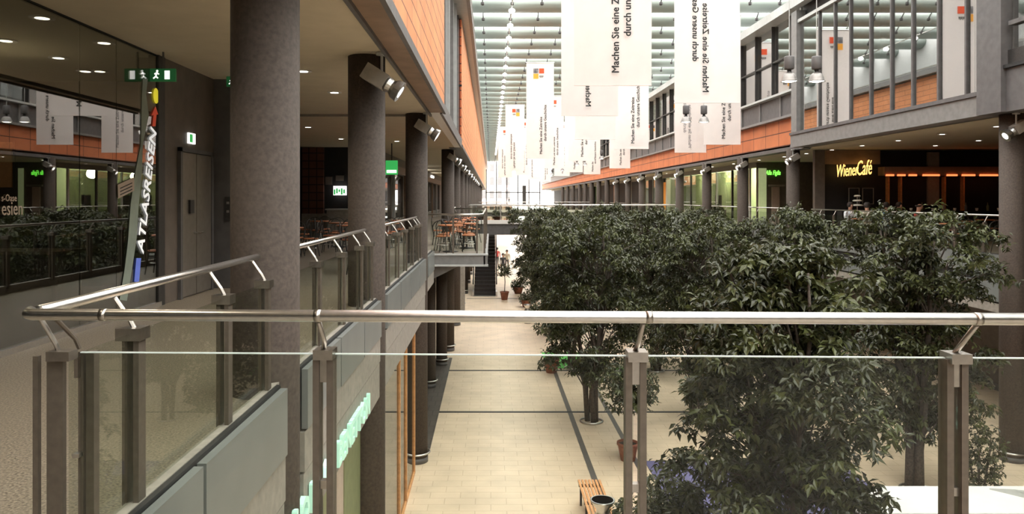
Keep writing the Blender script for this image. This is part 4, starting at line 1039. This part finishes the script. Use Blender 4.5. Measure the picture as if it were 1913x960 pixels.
# big shrub and exhibition stands at the lower edge
def shrub(x, y, z, R, H, seed, label, L=.09, n=900):
    rng = random.Random(seed); t = thing('leafy_shrub', label, 'shrub', (x, y, z))
    g = MB()
    for k in range(n):
        v = Vector((rng.gauss(0,1), rng.gauss(0,1), rng.gauss(0,1))).normalized()*rng.random()**.35
        leaf_cluster(g, (v.x*R, v.y*R, H*.55+v.z*H*.5), 7, L, rng, 1 if rng.random() < .3 else 0)
    g.build('foliage', [M['leaf'], M['leaf2']], t, world=False)
    g = MB()
    for k in range(6):
        a = k*1.05; g.tube([(0,0,0), (R*.5*math.cos(a), R*.5*math.sin(a), H*.8)], [.02,.008], 5)
    g.build('stems', M['bark'], t, world=False)
shrub(2.95, 12.1, 0, .62, 1.5, 5, 'dense round shrub rising from the lavender carpet')
shrub(9.25, 14.2, 0, .45, 1.9, 6, 'slender dark shrub beside the stem of the café tree', n=350)
tag(bx(3.55, 8.0, 8.0, 17.3, 0, .02).build('blue_carpet', M['blue']), 'lavender blue exhibition carpet under the nearest tree', 'carpet')
tag(bx(2.0, 3.6, 26.8, 29.5, 0, .02).build('green_carpet', M['green']), 'bright green carpet patch behind the crossing floor lines', 'carpet')
tag(bx(4.4, 5.2, 25.8, 26.8, 0, .02).build('green_carpet', M['green']), 'bright green carpet patch showing through the tree stems', 'carpet')
def stand(x0, x1, y0, y1, z, label, top='white'):
    t = thing('display_table', label, 'table', ((x0+x1)/2, (y0+y1)/2, 0))
    bx(x0, x1, y0, y1, z-.06, z).build('tabletop', M[top], t)
    bx(x0+.06, x1-.06, y0+.06, y1-.06, 0.02, z-.06).build('skirt', M['blue'], t)
stand(5.7, 9.2, 11.6, 12.7, 1.2, 'long white topped exhibition table with blue skirt near the rail post')
t = thing('sloped_panel', 'pale slanted reading panel lying on the white exhibition table', 'panel', (8.6, 12.1, 1.2))
g = MB(); g.poly([(8.35, 12.55, 1.2), (8.9, 12.45, 1.2), (9.15, 11.7, 1.2), (8.95, 11.72, 1.3), (8.6, 12.3, 1.28)], (0, 0, .02)); g.build('panel_board', M['lightgrey'], t)
t = thing('red_chair', 'orange red shell chair glimpsed through the nearest tree', 'chair', (4.7, 13.4, 0.02))
MB().lathe([(.06,.46),(.2,.45),(.23,.5),(.2,.48),(.05,.475)], 16, (4.7, 13.4, 0)).build('seat', M['vinylred'], t, True)
g = MB(); g.add([(4.7+.22*math.cos(a), 13.4+.22*math.sin(a), z) for z in (.5, .85) for a in [math.pi*(.1+.8*k/8) for k in range(9)]], [(k, k+1, k+10, k+9) for k in range(8)]); g.build('backrest', M['vinylred'], t, True)
for sx, sy in ((-1,-1),(1,-1),(-1,1),(1,1)): MB().tube([(4.7+sx*.1, 13.4+sy*.1, .46), (4.7+sx*.18, 13.4+sy*.18, .02)], .012, 6).build('leg', M['steel'], t)
# blue stands behind trees

# bench and bin
t = thing('slatted_bench', 'orange wood slatted bench with dark legs on the beige floor', 'bench', (2.0, 14.0, 0))
for k in range(7):
    x = 1.74+k*.068; bx(x, x+.042, 13.05, 15.0, .42, .45).build('slat', M['wood'], t)
for y in (13.15, 13.95, 14.8):
    bx(1.74, 2.19, y, y+.05, .37, .42).build('cross_bar', M['darkmetal'], t)
    for x in (1.76, 2.12): bx(x, x+.04, y, y+.04, 0, .40).build('leg', M['darkmetal'], t)
t = thing('litter_bin', 'round steel litter bin with waisted top beside the slatted bench', 'bin', (1.90, 12.75, 0))
MB().lathe([(.16,0),(.16,.62),(.11,.74),(.11,.80),(.20,.92),(.21,.95)], 32, (1.90, 12.75, 0)).build('body', M['steel'], t, True)
MB().lathe([(.21,.95),(.19,.955),(.17,.93),(.02,.91)], 32, (1.90, 12.75, 0)).build('lid', M['lightgrey'], t, True)
t = thing('litter_bin', 'slim steel litter bin standing by the tree edge farther back', 'bin', (1.78, 36.5, 0))
MB().lathe([(.17,0),(.17,.62),(.11,.70),(.11,.78),(.19,.88),(.2,.92)], 20, (1.78, 36.5, 0)).build('body', M['steel'], t, True)
MB().lathe([(.2,.92),(.02,.93)], 20, (1.78, 36.5, 0)).build('lid', M['alu'], t, True)

# ---------------------------------------------------------------- people
def person(loc, rz, shirt, label, pose='sit', hair=True, seed=0, s=1.0, trousers='trouser', phase=1):
    """one continuous skinned body; hair is a part"""
    if pose == 'sit':
        J = {'pel': (0,0,.50), 'chest': (0,.03,.86), 'neck': (0,.02,1.04), 'head': (0,-.02,1.20), 'crown': (0,0,1.30)}
        leg = lambda q: [(q*.09,0,.49), (q*.12,-.42,.50), (q*.12,-.40,.08), (q*.12,-.54,.04)]
        arm = lambda q: [(q*.20,.02,.98), (q*.25,-.06,.72), (q*.15,-.30,.74), (q*.10,-.38,.76)]
    else:
        J = {'pel': (0,0,.93), 'chest': (0,-.02,1.30), 'neck': (0,-.02,1.48), 'head': (0,-.04,1.63), 'crown': (0,-.03,1.73)}
        leg = lambda q: [(q*.09,0,.90), (q*.10,-.16*q*phase,.50), (q*.10,-.10*q*phase+ (.14 if q*phase < 0 else 0),.09), (q*.10,-.24*q*phase+(.1 if q*phase < 0 else 0),.04)]
        arm = lambda q: [(q*.20,-.02,1.42), (q*.24,.08*q*phase,1.14), (q*.24,-.05+.14*q*phase,.90), (q*.24,-.08+.16*q*phase,.80)]
    V = []; E = []; Rr = []
    def add(p, r, par=None):
        V.append(p); Rr.append(r)
        if par is not None: E.append((par, len(V)-1))
        return len(V)-1
    pel = add(J['pel'], (.15,.12)); mid = add(tuple((Vector(J['pel'])+Vector(J['chest']))/2), (.135,.105), pel); che = add(J['chest'], (.17,.12), mid)
    nk = add(J['neck'], (.055,.055), che); hd = add(J['head'], (.088,.10), nk); cr = add(J['crown'], (.07,.08), hd)
    add(tuple(Vector(J['head'])+Vector((0,-.105,-.01))), (.018,.02), hd)
    for q in (-1, 1):
        L = leg(q); a = add(L[0], (.095,.095), pel); b = add(L[1], (.062,.062), a); c = add(L[2], (.042,.042), b); add(L[3], (.036,.03), c)
        A = arm(q); a = add(A[0], (.062,.06), che); b = add(A[1], (.045,.045), a); c = add(A[2], (.032,.032), b); h = add(A[3], (.034,.02), c)
        d = (Vector(A[3])-Vector(A[2])).normalized()
        for f in range(4): add(tuple(Vector(A[3])+d*(.055+.012*(f in (1,2)))+Vector(((f-1.5)*.02,0,-.012))), (.009,.009), h)
        add(tuple(Vector(A[3])+d*.01+Vector((-q*.045,0,0))), (.010,.010), h)
    me = bpy.data.meshes.new('body'); me.from_pydata(V, E, []); ob = bpy.data.objects.new('body', me); C.objects.link(ob)
    md = ob.modifiers.new('s', 'SKIN'); 
    for i, r in enumerate(Rr): me.skin_vertices[0].data[i].radius = r
    me.skin_vertices[0].data[0].use_root = True
    ob.modifiers.new('b', 'SUBSURF').levels = 1
    dg = bpy.context.evaluated_depsgraph_get(); m2 = bpy.data.meshes.new_from_object(ob.evaluated_get(dg)); bpy.data.objects.remove(ob)
    m2.materials.clear()
    for mm in (M['skin'], M[shirt], M[trousers], M['black']): m2.materials.append(mm)
    nz = J['neck'][2]-.03; pz = J['pel'][2]+.02
    A2 = [Vector(arm(q)[2]) for q in (-1, 1)]
    for p in m2.polygons:
        c = p.center; near = min((c-a).length for a in A2)
        hand = any((c-Vector(arm(q)[3])).length < .12 for q in (-1, 1)) and abs(c.x) > .06
        if c.z > nz or hand: k = 0
        elif c.z < .09 and (c.y < -.1 or pose != 'sit'): k = 3
        elif c.z < pz+(.06 if pose == 'sit' and c.y < -.13 else 0) and not (abs(c.x) > .17 and pose != 'sit'): k = 2
        else: k = 1
        p.material_index = k; p.use_smooth = True
    t = thing('person', label, 'person', loc, rz); t.scale = (s, s, s)
    b = bpy.data.objects.new('body', m2); C.objects.link(b); b.parent = t
    h = Vector(J['head'])
    g = MB(); n = 14
    prof = [(.001, .145), (.06, .135), (.098, .085), (.108, .03), (.10, -.03), (.085, -.05)] if hair else [(.075, -.02), (.104, .0), (.106, .03), (.098, .05)]
    prof = prof[::-1]
    g.lathe(prof, n, (h.x, h.y+.025, h.z+.01)); g.build('hair', M['hair'], t, True, world=False)
    return t
person((14.22, 24.9, DK+.0), math.radians(40), 'shirtr', 'seated bald man in red shirt behind the café handrail', hair=False)
person((13.38, 27.9, DK), math.radians(10), 'shirtw', 'seated person in white shirt with back to the café handrail')
person((12.95, 31.6, DK), math.radians(60), 'shirtg', 'seated dark haired person in beige jacket beside the second café gallery column')
person((14.35, 27.2, DK), math.radians(100), 'shirtb', 'seated person in blue beside the person in white')
person((15.25, 28.0, DK), math.radians(20), 'trouser', 'seated person in dark clothes below the yellow neon sign')
person((13.2, 26.3, DK), math.radians(180), 'shirtg', 'seated person in tan jacket facing the café front')
person((.95, 47+12, 0), math.radians(10), 'trouser', 'dark figure walking on the lower floor beyond the potted ball tree', 'walk')
person((.55, 66, 0), math.radians(190), 'shirtr', 'distant figure in red walking under the footbridge', 'walk', phase=-1)
person((1.35, 63, 0), 0, 'shirtg', 'distant figure in tan walking beside the dark figure', 'walk', phase=-1)
person((4.2, 173.5, DK), 0, 'trouser', 'tiny dark figure standing against the bright hall end', 'walk')
